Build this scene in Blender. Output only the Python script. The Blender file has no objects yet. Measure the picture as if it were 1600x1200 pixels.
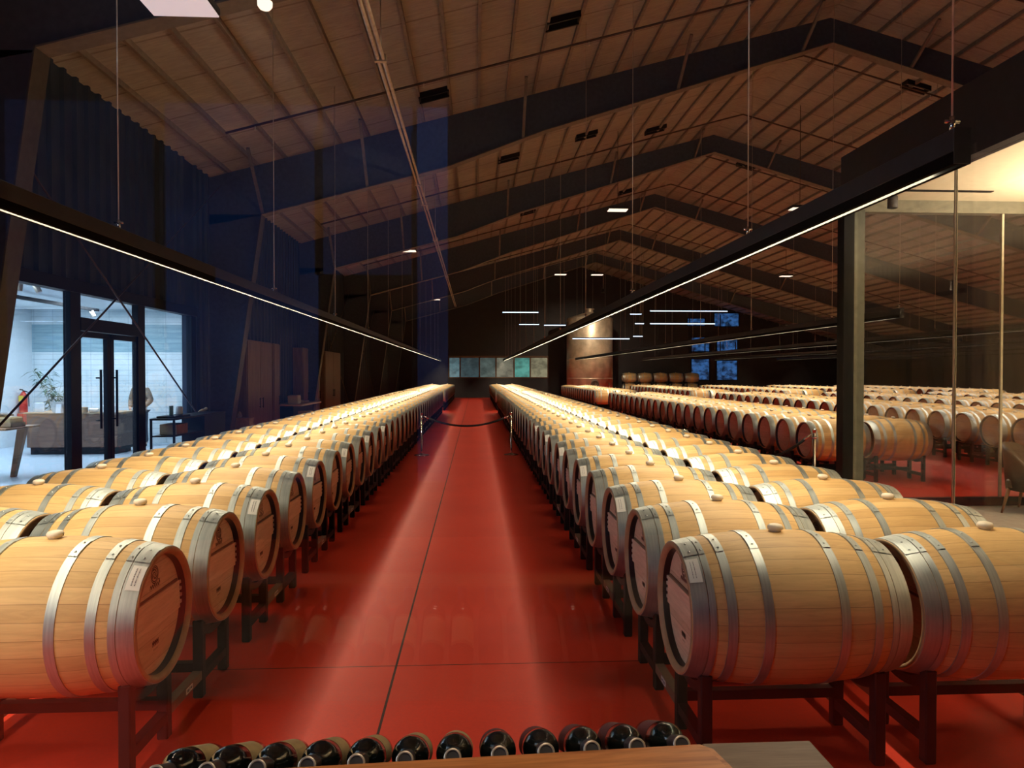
import bpy, math, random
from math import sin, cos, pi, atan2, sqrt, radians
from mathutils import Vector, Matrix
random.seed(7)
C = bpy.context.scene.collection
SC = bpy.context.scene

# ------------------------------------------------------------------ camera, world, lights, exposure
cam_data = bpy.data.cameras.new('camera'); cam = bpy.data.objects.new('camera', cam_data); C.objects.link(cam)
cam_data.sensor_width = 36.0; cam_data.lens = 1106.1 / 1600 * 36.0
cam_data.clip_start = 0.05; cam_data.clip_end = 200
cam.location = (0, 0, 1.69); cam.rotation_euler = (pi / 2 - 0.0154, 0, -0.0512)
SC.camera = cam
w = bpy.data.worlds.new('world'); SC.world = w; w.use_nodes = True
w.node_tree.nodes['Background'].inputs[0].default_value = (0.05, 0.08, 0.16, 1)
w.node_tree.nodes['Background'].inputs[1].default_value = 0.05
SC.view_settings.view_transform = 'Standard'; SC.view_settings.look = 'None'
SC.view_settings.gamma = 1.0; SC.view_settings.use_curve_mapping = False
SC.view_settings.exposure = 0.2
SC.cycles.max_bounces = 8; SC.cycles.diffuse_bounces = 4; SC.cycles.glossy_bounces = 3
SC.cycles.transmission_bounces = 4; SC.cycles.transparent_max_bounces = 10
SC.cycles.caustics_reflective = False; SC.cycles.caustics_refractive = False
SC.cycles.sample_clamp_indirect = 4.0
SC.cycles.use_denoising = True

def area(name, loc, sx, sy, power, color, rot=(0, 0, 0), spread=180):
    d = bpy.data.lights.new(name, 'AREA'); d.shape = 'RECTANGLE'; d.size = sx; d.size_y = sy
    d.energy = power; d.color = color; d.spread = radians(spread)
    o = bpy.data.objects.new(name, d); C.objects.link(o); o.location = loc; o.rotation_euler = rot
    return o

# ------------------------------------------------------------------ layout constants (metres)
PITCH = 0.81; LEN = 0.988; GAP = 0.05; HB = 0.582; RH = 0.299; RB = 0.353
END_Y = 51.5
FZ = -0.095          # floor level
# block: (name, x of first head, first y, rows skipped, side)
BLOCKS = [('left', -1.43 - 2 * LEN - GAP, 3.338), ('right', 0.937, 3.305),
          ('third', 5.42, 11.45), ('fourth', 9.85, 11.45), ('fifth', 14.3, 11.45), ('sixth', 18.7, 11.45), ('seventh', 23.1, 11.45)]
RAIL_Z = 2.53
RAIL_COL = (1.0, 0.84, 0.58)
RAIL_POWER = 78.0
for bi, (bn, bx, by) in enumerate(BLOCKS):
    cx = bx + LEN + GAP / 2
    y0 = {0: -3.0, 1: 2.95}.get(bi, 10.6)
    L = (49.5 if bi < 2 else 45.2) - y0; n = max(1, round(L / 3.75))
    for k in range(n):
        area('rail_lamp', (cx, y0 + (k + .5) * L / n, RAIL_Z + 0.017), 0.020, L / n - 0.02, RAIL_POWER * (L / n) / 3.75, RAIL_COL)
# tasting room behind the camera: blue dusk windows give their own light (emissive panes below)
# reception behind the left glazing
area('reception_ceiling_lamp', (-9.0, 11.0, 3.22), 3.5, 4.0, 260, (0.62, 0.82, 1.0))
area('reception_ceiling_lamp', (-8.8, 16.4, 3.22), 3.0, 1.5, 160, (0.66, 0.84, 1.0))
# cool fill lamp added beside the camera to brighten barrel heads and sides
area('camera_side_fill', (-5.25, 0.4, 2.4), 1.3, 2.2, 58, (0.80, 0.88, 1.0), rot=(radians(90), 0, radians(-68)), spread=140)
# lounge at right
area('lounge_ceiling_lamp', (8.2, 4.6, 3.74), 0.2, 4.0, 110, (1.0, 0.83, 0.58), spread=140)
area('counter_fill_lamp', (0.1, 0.1, 3.2), 0.7, 0.12, 4.0, (1.0, 0.80, 0.55), rot=(radians(18), 0, 0), spread=70)  # warm lamp added above the camera to brighten board and bottles

# ------------------------------------------------------------------ material helpers
def srgb(r, g, b):
    f = lambda c: ((c / 255) / 12.92) if c / 255 <= .04045 else (((c / 255) + .055) / 1.055) ** 2.4
    return (f(r), f(g), f(b), 1)

class NT:
    def __init__(s, name):
        s.m = bpy.data.materials.new(name); s.m.use_nodes = True
        s.t = s.m.node_tree; s.b = s.t.nodes['Principled BSDF']; s.out = s.t.nodes['Material Output']
    def n(s, typ, **kw):
        x = s.t.nodes.new(typ)
        for k, v in kw.items(): setattr(x, k, v)
        return x
    def l(s, a, b): s.t.links.new(a, b)
    def val(s, sock, v):
        if hasattr(v, 'is_output'): s.l(v, sock)
        else: sock.default_value = v
    def math(s, op, a, b=0.0, c=0.0):
        x = s.n('ShaderNodeMath', operation=op)
        s.val(x.inputs[0], a); s.val(x.inputs[1], b)
        if len(x.inputs) > 2: s.val(x.inputs[2], c)
        return x.outputs[0]
    def mix(s, f, a, b, blend='MIX'):
        x = s.n('ShaderNodeMix', data_type='RGBA', blend_type=blend)
        s.val(x.inputs[0], f); s.val(x.inputs[6], a); s.val(x.inputs[7], b)
        return x.outputs[2]
    def noise(s, vec, scale, detail=3, rough=.5, dist=0):
        x = s.n('ShaderNodeTexNoise'); s.l(vec, x.inputs['Vector'])
        x.inputs['Scale'].default_value = scale; x.inputs['Detail'].default_value = detail
        x.inputs['Roughness'].default_value = rough; x.inputs['Distortion'].default_value = dist
        return x.outputs[0]
    def obj(s): return s.n('ShaderNodeTexCoord').outputs['Object']
    def mapping(s, vec, scale):
        x = s.n('ShaderNodeMapping'); s.l(vec, x.inputs[0]); x.inputs['Scale'].default_value = scale
        return x.outputs[0]
    def ramp(s, f, stops):
        x = s.n('ShaderNodeValToRGB'); s.l(f, x.inputs[0])
        e = x.color_ramp.elements
        while len(e) < len(stops): e.new(.5)
        for i, (p, c) in enumerate(stops): e[i].position = p; e[i].color = c
        return x.outputs[0]
    def bump(s, h, strength=.2, dist=.01):
        x = s.n('ShaderNodeBump'); x.inputs['Strength'].default_value = strength; x.inputs['Distance'].default_value = dist
        s.l(h, x.inputs['Height']); s.l(x.outputs[0], s.b.inputs['Normal'])

def plain(name, col, rough=.5, metal=0, var=.12, scale=12, spec=.5):
    t = NT(name); v = t.noise(t.obj(), scale, 4)
    dark = tuple(c * (1 - var * 1.6) for c in col[:3]) + (1,); lite = tuple(min(1, c * (1 + var)) for c in col[:3]) + (1,)
    t.l(t.ramp(v, [(.3, dark), (.7, lite)]), t.b.inputs['Base Color'])
    t.b.inputs['Roughness'].default_value = rough; t.b.inputs['Metallic'].default_value = metal
    t.b.inputs['Specular IOR Level'].default_value = spec
    return t.m

def wood(name, c1, c2, axis='X', scale=1.0, rough=.5, planks=None):
    t = NT(name); st = {'X': (1.2, 14, 14), 'Y': (14, 1.2, 14), 'Z': (14, 14, 1.2)}[axis]
    vec = t.mapping(t.obj(), tuple(q * scale for q in st))
    g = t.noise(vec, 1.6, 6, .62, 1.4); g2 = t.noise(vec, 7, 3, .5)
    col = t.ramp(g, [(.3, c1), (.62, c2)])
    t.l(t.mix(.25, col, t.ramp(g2, [(.35, tuple(q * .7 for q in c1[:3]) + (1,)), (.65, c2)])), t.b.inputs['Base Color'])
    t.b.inputs['Roughness'].default_value = rough
    return t.m

def emis(name, col, strength):
    t = NT(name); t.b.inputs['Base Color'].default_value = (.1, .1, .1, 1)
    t.b.inputs['Emission Color'].default_value = col; t.b.inputs['Emission Strength'].default_value = strength
    return t.m

# barrel oak: staves run along local X
def oak_mat():
    t = NT('pale oak staves')
    sep = t.n('ShaderNodeSeparateXYZ'); o = t.obj(); t.l(o, sep.inputs[0])
    ang = t.math('ARCTAN2', sep.outputs[2], sep.outputs[1])
    rnd = t.n('ShaderNodeObjectInfo').outputs['Random']
    a = t.math('MULTIPLY_ADD', ang, 30 / (2 * pi), t.math('MULTIPLY', rnd, 7.3))
    wob = t.math('MULTIPLY', t.math('SINE', t.math('MULTIPLY', t.math('FLOOR', a), 2.7)), .0)
    fl = t.math('FLOOR', a); fr = t.math('FRACT', a)
    wn = t.n('ShaderNodeTexWhiteNoise', noise_dimensions='2D')
    cb = t.n('ShaderNodeCombineXYZ'); t.l(fl, cb.inputs[0]); t.l(t.math('MULTIPLY', rnd, 97), cb.inputs[1]); t.l(cb.outputs[0], wn.inputs['Vector'])
    base = t.ramp(wn.outputs['Value'], [(0, (.62, .39, .155, 1)), (.45, (.71, .46, .19, 1)), (1, (.78, .53, .24, 1))])
    add = t.n('ShaderNodeVectorMath', operation='ADD'); t.l(o, add.inputs[0])
    cb2 = t.n('ShaderNodeCombineXYZ'); t.l(t.math('MULTIPLY', rnd, 31), cb2.inputs[0]); t.l(cb2.outputs[0], add.inputs[1])
    vec = t.mapping(add.outputs[0], (2.2, 26, 26))
    g = t.noise(vec, 1.5, 6, .65, 1.2)
    col = t.mix(.42, base, t.ramp(g, [(.28, (.55, .50, .45, 1)), (.6, (1, 1, 1, 1))]), 'MULTIPLY')
    big = t.noise(add.outputs[0], 2.2, 2)
    col = t.mix(.3, col, t.ramp(big, [(.35, (.72, .62, .55, 1)), (.65, (1, 1, 1, 1))]), 'MULTIPLY')
    # bung side wine stain: a faint pink blush with its own shape
    edge = t.math('LESS_THAN', fr, .035)
    col = t.mix(t.math('MULTIPLY', edge, .55), col, (.16, .075, .03, 1))
    t.l(col, t.b.inputs['Base Color']); t.b.inputs['Roughness'].default_value = .55
    t.b.inputs['Specular IOR Level'].default_value = .35
    t.bump(g, .12, .004)
    return t.m

def head_mat():
    t = NT('oak head boards'); o = t.obj(); sep = t.n('ShaderNodeSeparateXYZ'); t.l(o, sep.inputs[0])
    rnd = t.n('ShaderNodeObjectInfo').outputs['Random']
    a = t.math('MULTIPLY', sep.outputs[2], 9.0); fl = t.math('FLOOR', a); fr = t.math('FRACT', a)
    wn = t.n('ShaderNodeTexWhiteNoise', noise_dimensions='2D'); cb = t.n('ShaderNodeCombineXYZ')
    t.l(fl, cb.inputs[0]); t.l(t.math('MULTIPLY', rnd, 53), cb.inputs[1]); t.l(cb.outputs[0], wn.inputs['Vector'])
    base = t.ramp(wn.outputs['Value'], [(0, (.62, .43, .27, 1)), (1, (.76, .56, .38, 1))])
    vec = t.mapping(o, (10, 2.2, 16)); g = t.noise(vec, 1.8, 5, .6, 2.2)
    col = t.mix(.5, base, t.ramp(g, [(.3, (.6, .52, .46, 1)), (.6, (1, 1, 1, 1))]), 'MULTIPLY')
    col = t.mix(t.math('MULTIPLY', t.math('LESS_THAN', fr, .02), .5), col, (.12, .06, .03, 1))
    t.l(col, t.b.inputs['Base Color']); t.b.inputs['Roughness'].default_value = .55
    return t.m

def hoop_mat():
    t = NT('galvanised steel hoop'); o = t.obj()
    g = t.noise(t.mapping(o, (60, 3, 3)), 2, 4); g2 = t.noise(o, 9, 3)
    t.l(t.mix(.4, t.ramp(g, [(.3, (.34, .38, .38, 1)), (.7, (.52, .56, .54, 1))]), t.ramp(g2, [(.3, (.30, .35, .37, 1)), (.7, (.54, .57, .53, 1))])), t.b.inputs['Base Color'])
    t.l(t.ramp(g2, [(.3, (.40,) * 3 + (1,)), (.75, (.55,) * 3 + (1,))]), t.b.inputs['Roughness'])
    t.b.inputs['Metallic'].default_value = .85
    return t.m

def floor_mat():
    t = NT('red sealed concrete'); o = t.obj(); sep = t.n('ShaderNodeSeparateXYZ'); t.l(o, sep.inputs[0])
    g = t.noise(o, .9, 5, .6); g2 = t.noise(o, 60, 3)
    col = t.ramp(g, [(.3, (.50, .030, .013, 1)), (.7, (.60, .042, .018, 1))])
    col = t.mix(.18, col, t.ramp(g2, [(.35, (.28, .02, .014, 1)), (.65, (.58, .07, .045, 1))]))
    jx = t.math('LESS_THAN', t.math('ABSOLUTE', t.math('ADD', sep.outputs[0], .485)), .007)
    fy = t.math('SUBTRACT', t.math('PINGPONG', t.math('SUBTRACT', sep.outputs[1], 4.32), 5.25), 0)
    jy = t.math('LESS_THAN', fy, .0045)
    col = t.mix(t.math('MAXIMUM', jx, jy), col, (.03, .006, .005, 1))
    t.l(col, t.b.inputs['Base Color'])
    t.l(t.ramp(g2, [(.3, (.38,) * 3 + (1,)), (.7, (.50,) * 3 + (1,))]), t.b.inputs['Roughness'])
    t.b.inputs['Specular IOR Level'].default_value = .13
    return t.m

def ceil_mat():
    t = NT('roof insulation sheet'); o = t.obj(); sep = t.n('ShaderNodeSeparateXYZ'); t.l(o, sep.inputs[0])
    g = t.noise(o, 1.1, 5, .6); g2 = t.noise(t.mapping(o, (1, 5, 1)), 3, 4, .6, 1)
    col = t.ramp(g, [(.3, (.285, .285, .29, 1)), (.7, (.40, .395, .40, 1))])
    col = t.mix(.35, col, t.ramp(g2, [(.3, (.19, .19, .19, 1)), (.65, (.43, .43, .43, 1))]))
    fr = t.math('FRACT', t.math('MULTIPLY', sep.outputs[1], .82))
    col = t.mix(t.math('MULTIPLY', t.math('LESS_THAN', fr, .03), .5), col, (.10, .07, .06, 1))
    t.l(col, t.b.inputs['Base Color']); t.b.inputs['Roughness'].default_value = .9
    t.bump(g2, .5, .03)
    return t.m

def glass_mat(name, tint=(1, 1, 1, 1), ior=1.5, boost=1.0):
    t = NT(name); t.t.nodes.remove(t.b)
    tr = t.n('ShaderNodeBsdfTransparent'); tr.inputs[0].default_value = tint
    gl = t.n('ShaderNodeBsdfGlossy'); gl.inputs['Roughness'].default_value = 0.0; gl.inputs[0].default_value = (1, 1, 1, 1)
    fr = t.n('ShaderNodeFresnel'); geo = t.n('ShaderNodeNewGeometry')   # same reflectance on the way in and out of the thin pane
    t.l(t.math('ADD', t.math('MULTIPLY', geo.outputs['Backfacing'], 1 / ior - ior), ior), fr.inputs[0])
    mx = t.n('ShaderNodeMixShader'); t.l(t.math('MULTIPLY', fr.outputs[0], boost), mx.inputs[0])
    t.l(tr.outputs[0], mx.inputs[1]); t.l(gl.outputs[0], mx.inputs[2]); t.l(mx.outputs[0], t.out.inputs[0])
    return t.m

def corr_mat(name, col):
    t = NT(name); o = t.obj(); sep = t.n('ShaderNodeSeparateXYZ'); t.l(o, sep.inputs[0])
    g = t.noise(o, 2.0, 4)
    t.l(t.ramp(g, [(.3, tuple(c * .75 for c in col) + (1,)), (.7, tuple(c * 1.2 for c in col) + (1,))]), t.b.inputs['Base Color'])
    t.b.inputs['Roughness'].default_value = .55
    return t.m

def block_glass_mat():
    t = NT('stacked glass block wall'); o = t.obj(); sep = t.n('ShaderNodeSeparateXYZ'); t.l(o, sep.inputs[0])
    fz = t.math('FRACT', t.math('MULTIPLY', sep.outputs[2], 7.4)); fx = t.math('FRACT', t.math('MULTIPLY', sep.outputs[0], 2.15))
    lz = t.math('LESS_THAN', fz, .12); lx = t.math('LESS_THAN', fx, .05)
    g = t.noise(o, 1.4, 3)
    col = t.ramp(g, [(.3, srgb(196, 214, 220)), (.7, srgb(232, 240, 244))])
    band = t.math('MULTIPLY', t.math('GREATER_THAN', sep.outputs[2], 2.22), t.math('LESS_THAN', sep.outputs[2], 2.92))
    g3 = t.noise(t.mapping(o, (.8, 1, 8)), 2.5, 3)
    col = t.mix(band, col, t.ramp(g3, [(.35, srgb(140, 172, 184)), (.65, srgb(160, 188, 198))]))
    col = t.mix(t.math('MULTIPLY', lz, .30), col, srgb(110, 130, 145)); col = t.mix(t.math('MULTIPLY', lx, .25), col, srgb(120, 140, 155))
    t.l(col, t.b.inputs['Base Color']); t.b.inputs['Roughness'].default_value = .25
    return t.m

M = dict(
    oak=oak_mat(), head=head_mat(), hoop=hoop_mat(), floor=floor_mat(), ceil=ceil_mat(),
    chime=plain('toasted stave end', (.42, .27, .14), .6), black=plain('black pitch', (.012, .010, .012), .35),
    panel=wood('oak cross panel', (.62, .43, .27, 1), (.80, .60, .42, 1), 'Y', 1.0, .55),
    panel_edge=plain('brown frame and panel shade', (.16, .09, .05), .6), peg=plain('pale peg', (.62, .55, .45), .6),
    bung=plain('silicone bung', (.80, .70, .55), .45, var=.05), ink=plain('burnt stamp', (.05, .025, .015), .8),
    sticker=plain('white paper sticker', (.78, .76, .70), .6, var=.04), print_=plain('sticker print', (.12, .12, .13), .7),
    rack=plain('black painted rack steel', (.008, .0075, .008), .55, var=.3, spec=.2), rackbar=plain('bare brown bar', (.16, .10, .06), .5),
    frame=plain('navy painted frame steel', (.060, .080, .125), .6), column=plain('grey brown painted column', (.075, .070, .075), .55),
    flange=plain('grey frame flange', (.15, .14, .135), .6), purlin=plain('roof purlin', (.22, .20, .19), .6),
    wall=corr_mat('navy profiled wall', (.020, .036, .072)), wallend=corr_mat('black end wall', (.020, .018, .022)),
    black_metal=plain('black aluminium', (.004, .005, .008), .5, spec=.25), rail=plain('black rail body', (.028, .027, .032), .45),
    glass=glass_mat('clear pane'), fglass=glass_mat('front pane'), lglass=glass_mat('lounge pane', (.93, .93, .95, 1), boost=.8),
    joint=plain('pale glass joint', (.55, .50, .36), .3), diffuser=emis('rail diffuser', (1, .86, .66, 1), .8), lip_metal=plain('grey reflector lip', (.006, .0058, .0052), .8, spec=.05),
    chrome=plain('polished steel', (.75, .70, .62), .14, 1.0, var=.05), rope=plain('black rope', (.012, .010, .012), .7),
    pipe=plain('galvanised pipe', (.55, .47, .38), .4, .7), dark_pipe=plain('brown sprinkler pipe', (.07, .045, .035), .5),
    cable=plain('steel cable', (.55, .52, .48), .35, .6), lamp_body=plain('lamp body', (.02, .02, .022), .5),
    lamp_face=emis('warm lamp face', (1, .78, .60, 1), 1.4), cool_glow=emis('cool glow strip', (.62, .78, 1, 1), 2.2),
    steel=plain('tank steel', (.60, .50, .38), .42, .6, var=.2, scale=2), sconc=plain('grey polished concrete', (.34, .34, .31), .5),
    cream=plain('cream ceiling', (.78, .68, .50), .8, var=.03), white=plain('white wall', (.74, .80, .84), .8, var=.03),
    pale_floor=plain('pale resin floor', (.55, .66, .76), .35, var=.05), gblock=block_glass_mat(),
    walnut=wood('walnut panelling', (.10, .05, .032, 1), (.21, .11, .072, 1), 'X', .8), walnut_z=wood('brown tall panel', (.16, .105, .07, 1), (.28, .19, .125, 1), 'Z', .5),
    cherry=wood('polished cherry board', (.36, .11, .03, 1), (.66, .26, .085, 1), 'X', 1.2, .35), ash=wood('weathered brown board', (.20, .135, .095, 1), (.31, .22, .16, 1), 'X', 1.4, .6),
    card=plain('brown box board', (.36, .26, .17), .8), red=plain('red enamel', (.60, .035, .02), .35), yellow=plain('yellow tag', (.75, .55, .05), .5),
    leather=plain('dark brown leather', (.045, .030, .020), .45), legwood=wood('turned brown leg', (.16, .07, .03, 1), (.30, .14, .06, 1), 'Z', 1),
    leaf=plain('bamboo leaf', (.07, .13, .075), .5), stem=plain('bamboo stem', (.24, .22, .12), .6), pot=plain('dark pot', (.05, .05, .05), .5),
    paper=plain('white plastic', (.82, .84, .86), .4, var=.02), marble=plain('white counter', (.72, .76, .74), .3, var=.06),
    bottle=plain('black green bottle glass', (.006, .008, .007), .06, var=.1, spec=.8), blabel=plain('cream bottle label', (.62, .50, .26), .6),
    blabel_dark=plain('maroon bottle label', (.13, .035, .035), .6), cork=plain('cork', (.50, .38, .26), .7), foil=plain('dull grey capsule', (.06, .055, .055), .35),
    skin=plain('skin', (.55, .33, .24), .5, var=.04), jacket=plain('tan jacket', (.20, .155, .115), .8), vest=plain('blue grey vest', (.10, .14, .20), .8),
    trousers=plain('dark trousers', (.05, .055, .08), .8), cap=plain('grey cap', (.14, .12, .10), .8), shoe=plain('black shoe', (.02, .02, .02), .5),
    hair=plain('grey hair', (.20, .18, .16), .8), eye=plain('eye', (.03, .02, .02), .3), lip=plain('lip', (.42, .18, .15), .5),
    strapping=plain('wood straw', (.40, .30, .16), .8), teal=plain('teal sign', (.05, .22, .22), .5), bone=plain('driftwood', (.55, .46, .32), .7),
)
def dusk_mat(name, c, s, ns=2.2, dark=.15):
    t = NT(name); g = t.noise(t.mapping(t.obj(), (1, 1, 1.4)), ns, 4, .6)
    t.l(t.ramp(g, [(.38, tuple(q * dark for q in c) + (1,)), (.62, tuple(c) + (1,))]), t.b.inputs['Emission Color'])
    t.b.inputs['Emission Strength'].default_value = s; t.b.inputs['Base Color'].default_value = (.02, .02, .03, 1); t.b.inputs['Roughness'].default_value = .2
    return t.m

# ------------------------------------------------------------------ mesh builder
class MB:
    def __init__(s): s.v = []; s.f = []; s.mi = []; s.sm = []
    def add(s, vs, fs, m=0, smooth=False):
        o = len(s.v); s.v += [tuple(v) for v in vs]
        for f in fs: s.f.append(tuple(o + i for i in f)); s.mi.append(m); s.sm.append(smooth)
        return s
    def box(s, x0, x1, y0, y1, z0, z1, m=0):
        return s.add([(x0, y0, z0), (x1, y0, z0), (x1, y1, z0), (x0, y1, z0), (x0, y0, z1), (x1, y0, z1), (x1, y1, z1), (x0, y1, z1)],
                     [(0, 3, 2, 1), (4, 5, 6, 7), (0, 1, 5, 4), (1, 2, 6, 5), (2, 3, 7, 6), (3, 0, 4, 7)], m)
    def bbox(s, x0, x1, y0, y1, z0, z1, b=.01, m=0):      # box with chamfered edges
        import itertools
        vs = []; 
        for sx, sy, sz in itertools.product((0, 1), repeat=3):
            X, Y, Z = (x0, x1)[sx], (y0, y1)[sy], (z0, z1)[sz]; dx, dy, dz = b * (1 - 2 * sx), b * (1 - 2 * sy), b * (1 - 2 * sz)
            vs += [(X, Y + dy, Z + dz), (X + dx, Y, Z + dz), (X + dx, Y + dy, Z)]
        idx = lambda sx, sy, sz, k: (sx * 4 + sy * 2 + sz) * 3 + k
        fs = []
        for a in (0, 1):
            q = [idx(a, 0, 0, 0), idx(a, 1, 0, 0), idx(a, 1, 1, 0), idx(a, 0, 1, 0)]; fs.append(q if a else q[::-1])
            q = [idx(0, a, 0, 1), idx(0, a, 1, 1), idx(1, a, 1, 1), idx(1, a, 0, 1)]; fs.append(q if a else q[::-1])
            q = [idx(0, 0, a, 2), idx(1, 0, a, 2), idx(1, 1, a, 2), idx(0, 1, a, 2)]; fs.append(q if a else q[::-1])
            for c in (0, 1):
                fs.append((idx(a, c, 0, 0), idx(a, c, 1, 0), idx(a, c, 1, 1), idx(a, c, 0, 1)))
                fs.append((idx(a, 0, c, 0), idx(a, 1, c, 0), idx(a, 1, c, 2), idx(a, 0, c, 2)))
                fs.append((idx(0, a, c, 1), idx(1, a, c, 1), idx(1, a, c, 2), idx(0, a, c, 2)))
                for d in (0, 1): fs.append((idx(a, c, d, 0), idx(a, c, d, 1), idx(a, c, d, 2)))
        return s.add(vs, fs, m)
    def tube(s, pts, r, seg=8, m=0, closed=False, square=False, smooth=True, cap=True):
        pts = [Vector(p) for p in pts]; n = len(pts); rs = r if isinstance(r, (list, tuple)) else [r] * n
        if square: seg = 4; smooth = False
        rings = []; up = None
        for i, p in enumerate(pts):
            a = pts[(i - 1) % n] if (closed or i > 0) else p; b = pts[(i + 1) % n] if (closed or i < n - 1) else p
            d = (b - a).normalized()
            if up is None:
                up = Vector((0, 0, 1)) if abs(d.z) < .9 else Vector((1, 0, 0))
            u = (up - d * up.dot(d)); u = u.normalized() if u.length > 1e-6 else d.orthogonal().normalized()
            v = d.cross(u); up = u
            k = 1.0
            if 0 < i < n - 1 or closed:
                q = (p - a).normalized().dot((b - p).normalized()); k = 1 / max(.5, sqrt(max(.01, (1 + q) / 2))) if square else 1
            ph = pi / 4 if square else 0; R = rs[i] * (sqrt(2) if square else 1) * k
            rings.append([p + (u * cos(ph + 2 * pi * j / seg) + v * sin(ph + 2 * pi * j / seg)) * R for j in range(seg)])
        vs = [q for ring in rings for q in ring]; fs = []
        for i in range(n if closed else n - 1):
            for j in range(seg):
                a = i * seg + j; b = i * seg + (j + 1) % seg; c = ((i + 1) % n) * seg
                fs.append((a, b, c + (j + 1) % seg, c + j))
        if cap and not closed: fs += [tuple(range(seg))[::-1], tuple((n - 1) * seg + j for j in range(seg))]
        return s.add(vs, fs, m, smooth)
    def lathe(s, prof, seg=24, axis='Z', c=(0, 0, 0), m=0, smooth=True, a0=0, a1=2 * pi, mats=None, crisp=False):
        if crisp:
            for i in range(len(prof) - 1): s.lathe(prof[i:i + 2], seg, axis, c, m, smooth, a0, a1, mats)
            return s
        full = abs(a1 - a0 - 2 * pi) < 1e-6; k = seg if full else seg + 1; vs = []
        for r, h in prof:
            for j in range(k):
                a = a0 + (a1 - a0) * j / seg; u, v = r * cos(a), r * sin(a)
                vs.append({'Z': (c[0] + u, c[1] + v, c[2] + h), 'X': (c[0] + h, c[1] + u, c[2] + v), 'Y': (c[0] + v, c[1] + h, c[2] + u)}[axis])
        for i in range(len(prof) - 1):
            fs = [(i * k + j, i * k + (j + 1) % k, (i + 1) * k + (j + 1) % k, (i + 1) * k + j) for j in range(seg)]
            o = len(s.v) if i == 0 else o
            if i == 0: s.v += vs
            for f in fs: s.f.append(tuple(o + q for q in f)); s.mi.append(mats[i] if mats else m); s.sm.append(smooth)
        return s
    def disc(s, c, r, n=(0, 0, 1), seg=24, m=0):
        n = Vector(n).normalized(); u = n.orthogonal().normalized(); v = n.cross(u); c = Vector(c)
        return s.add([c + (u * cos(2 * pi * j / seg) + v * sin(2 * pi * j / seg)) * r for j in range(seg)], [tuple(range(seg))], m)
    def prism(s, poly, a0, a1, axis='Y', m=0):   # extrude a 2-D polygon
        def P(p, a): return {'Y': (p[0], a, p[1]), 'X': (a, p[0], p[1]), 'Z': (p[0], p[1], a)}[axis]
        n = len(poly); vs = [P(p, a0) for p in poly] + [P(p, a1) for p in poly]
        return s.add(vs, [tuple(range(n)), tuple(range(2 * n - 1, n - 1, -1))] + [(i, i + n, (i + 1) % n + n, (i + 1) % n) for i in range(n)], m)
    def xf(s, mat):
        s.v = [tuple(mat @ Vector(v)) for v in s.v]; return s
    def mesh(s, name, mats):
        me = bpy.data.meshes.new(name); me.from_pydata(s.v, [], s.f)
        for m in (mats if isinstance(mats, (list, tuple)) else [mats]): me.materials.append(m)
        me.polygons.foreach_set('material_index', s.mi); me.polygons.foreach_set('use_smooth', s.sm); me.update()
        if name != 'mass':
            import bmesh
            b = bmesh.new(); b.from_mesh(me); bmesh.ops.recalc_face_normals(b, faces=b.faces); b.to_mesh(me); b.free()
        return me
    def obj(s, name, mats, parent=None, loc=None):
        return link(name, s.mesh(name, mats), parent, loc)

def link(name, data, parent=None, loc=None):
    o = bpy.data.objects.new(name, data); C.objects.link(o)
    if loc: o.location = loc
    if parent: o.parent = parent
    return o
def tag(o, label, cat, group=None, kind=None):
    o['label'] = label; o['category'] = cat
    if group: o['group'] = group
    if kind: o['kind'] = kind
    return o
def thing(name, label, cat, loc=(0, 0, 0), group=None, rotz=0):
    o = bpy.data.objects.new(name, None); C.objects.link(o); o.location = loc; o.rotation_euler = (0, 0, rotz)
    o.empty_display_size = .1
    return tag(o, label, cat, group)
def struct(o): o['kind'] = 'structure'; return o
ORD = ['', 'first', 'second', 'third', 'fourth', 'fifth', 'sixth', 'seventh', 'eighth', 'ninth', 'tenth', 'eleventh', 'twelfth', 'thirteenth', 'fourteenth',
       'fifteenth', 'sixteenth', 'seventeenth', 'eighteenth', 'nineteenth']
TENS = {20: 'twent', 30: 'thirt', 40: 'fort', 50: 'fift', 60: 'sixt'}
def ordn(n):
    if n < 20: return ORD[n]
    t, u = n // 10 * 10, n % 10
    return TENS[t] + 'ieth' if u == 0 else TENS[t] + 'y-' + ORD[u]

# ------------------------------------------------------------------ the hall shell
RX, RZ, SL = 7.64, 9.45, 0.275     # ridge x, ridge z, slope
XL, XR_ = -5.6, 27.6
YB, YE = -9.0, END_Y
def roof(x): return RZ - SL * abs(x - RX)
struct(MB().box(XL - .2, XR_, YB, YE + 2, -.3, FZ).obj('floor', M['floor']))
for a, b in ((XL - .3, RX), (RX, XR_)):
    struct(MB().prism([(a, roof(a)), (b, roof(b)), (b, roof(b) + .2), (a, roof(a) + .2)], YB, YE + .2).obj('ceiling', M['ceil']))
# purlins, one beam each, running the length of the roof
k = 0; x = XL + .45
while x < XR_ - .3:
    if abs(x - RX) > .2:
        z = roof(x); k += 1
        struct(MB().box(x - .025, x + .025, YB, YE, z - .08, z + .02).obj('trim_%d' % k, M['purlin']))
    x += .58
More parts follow.
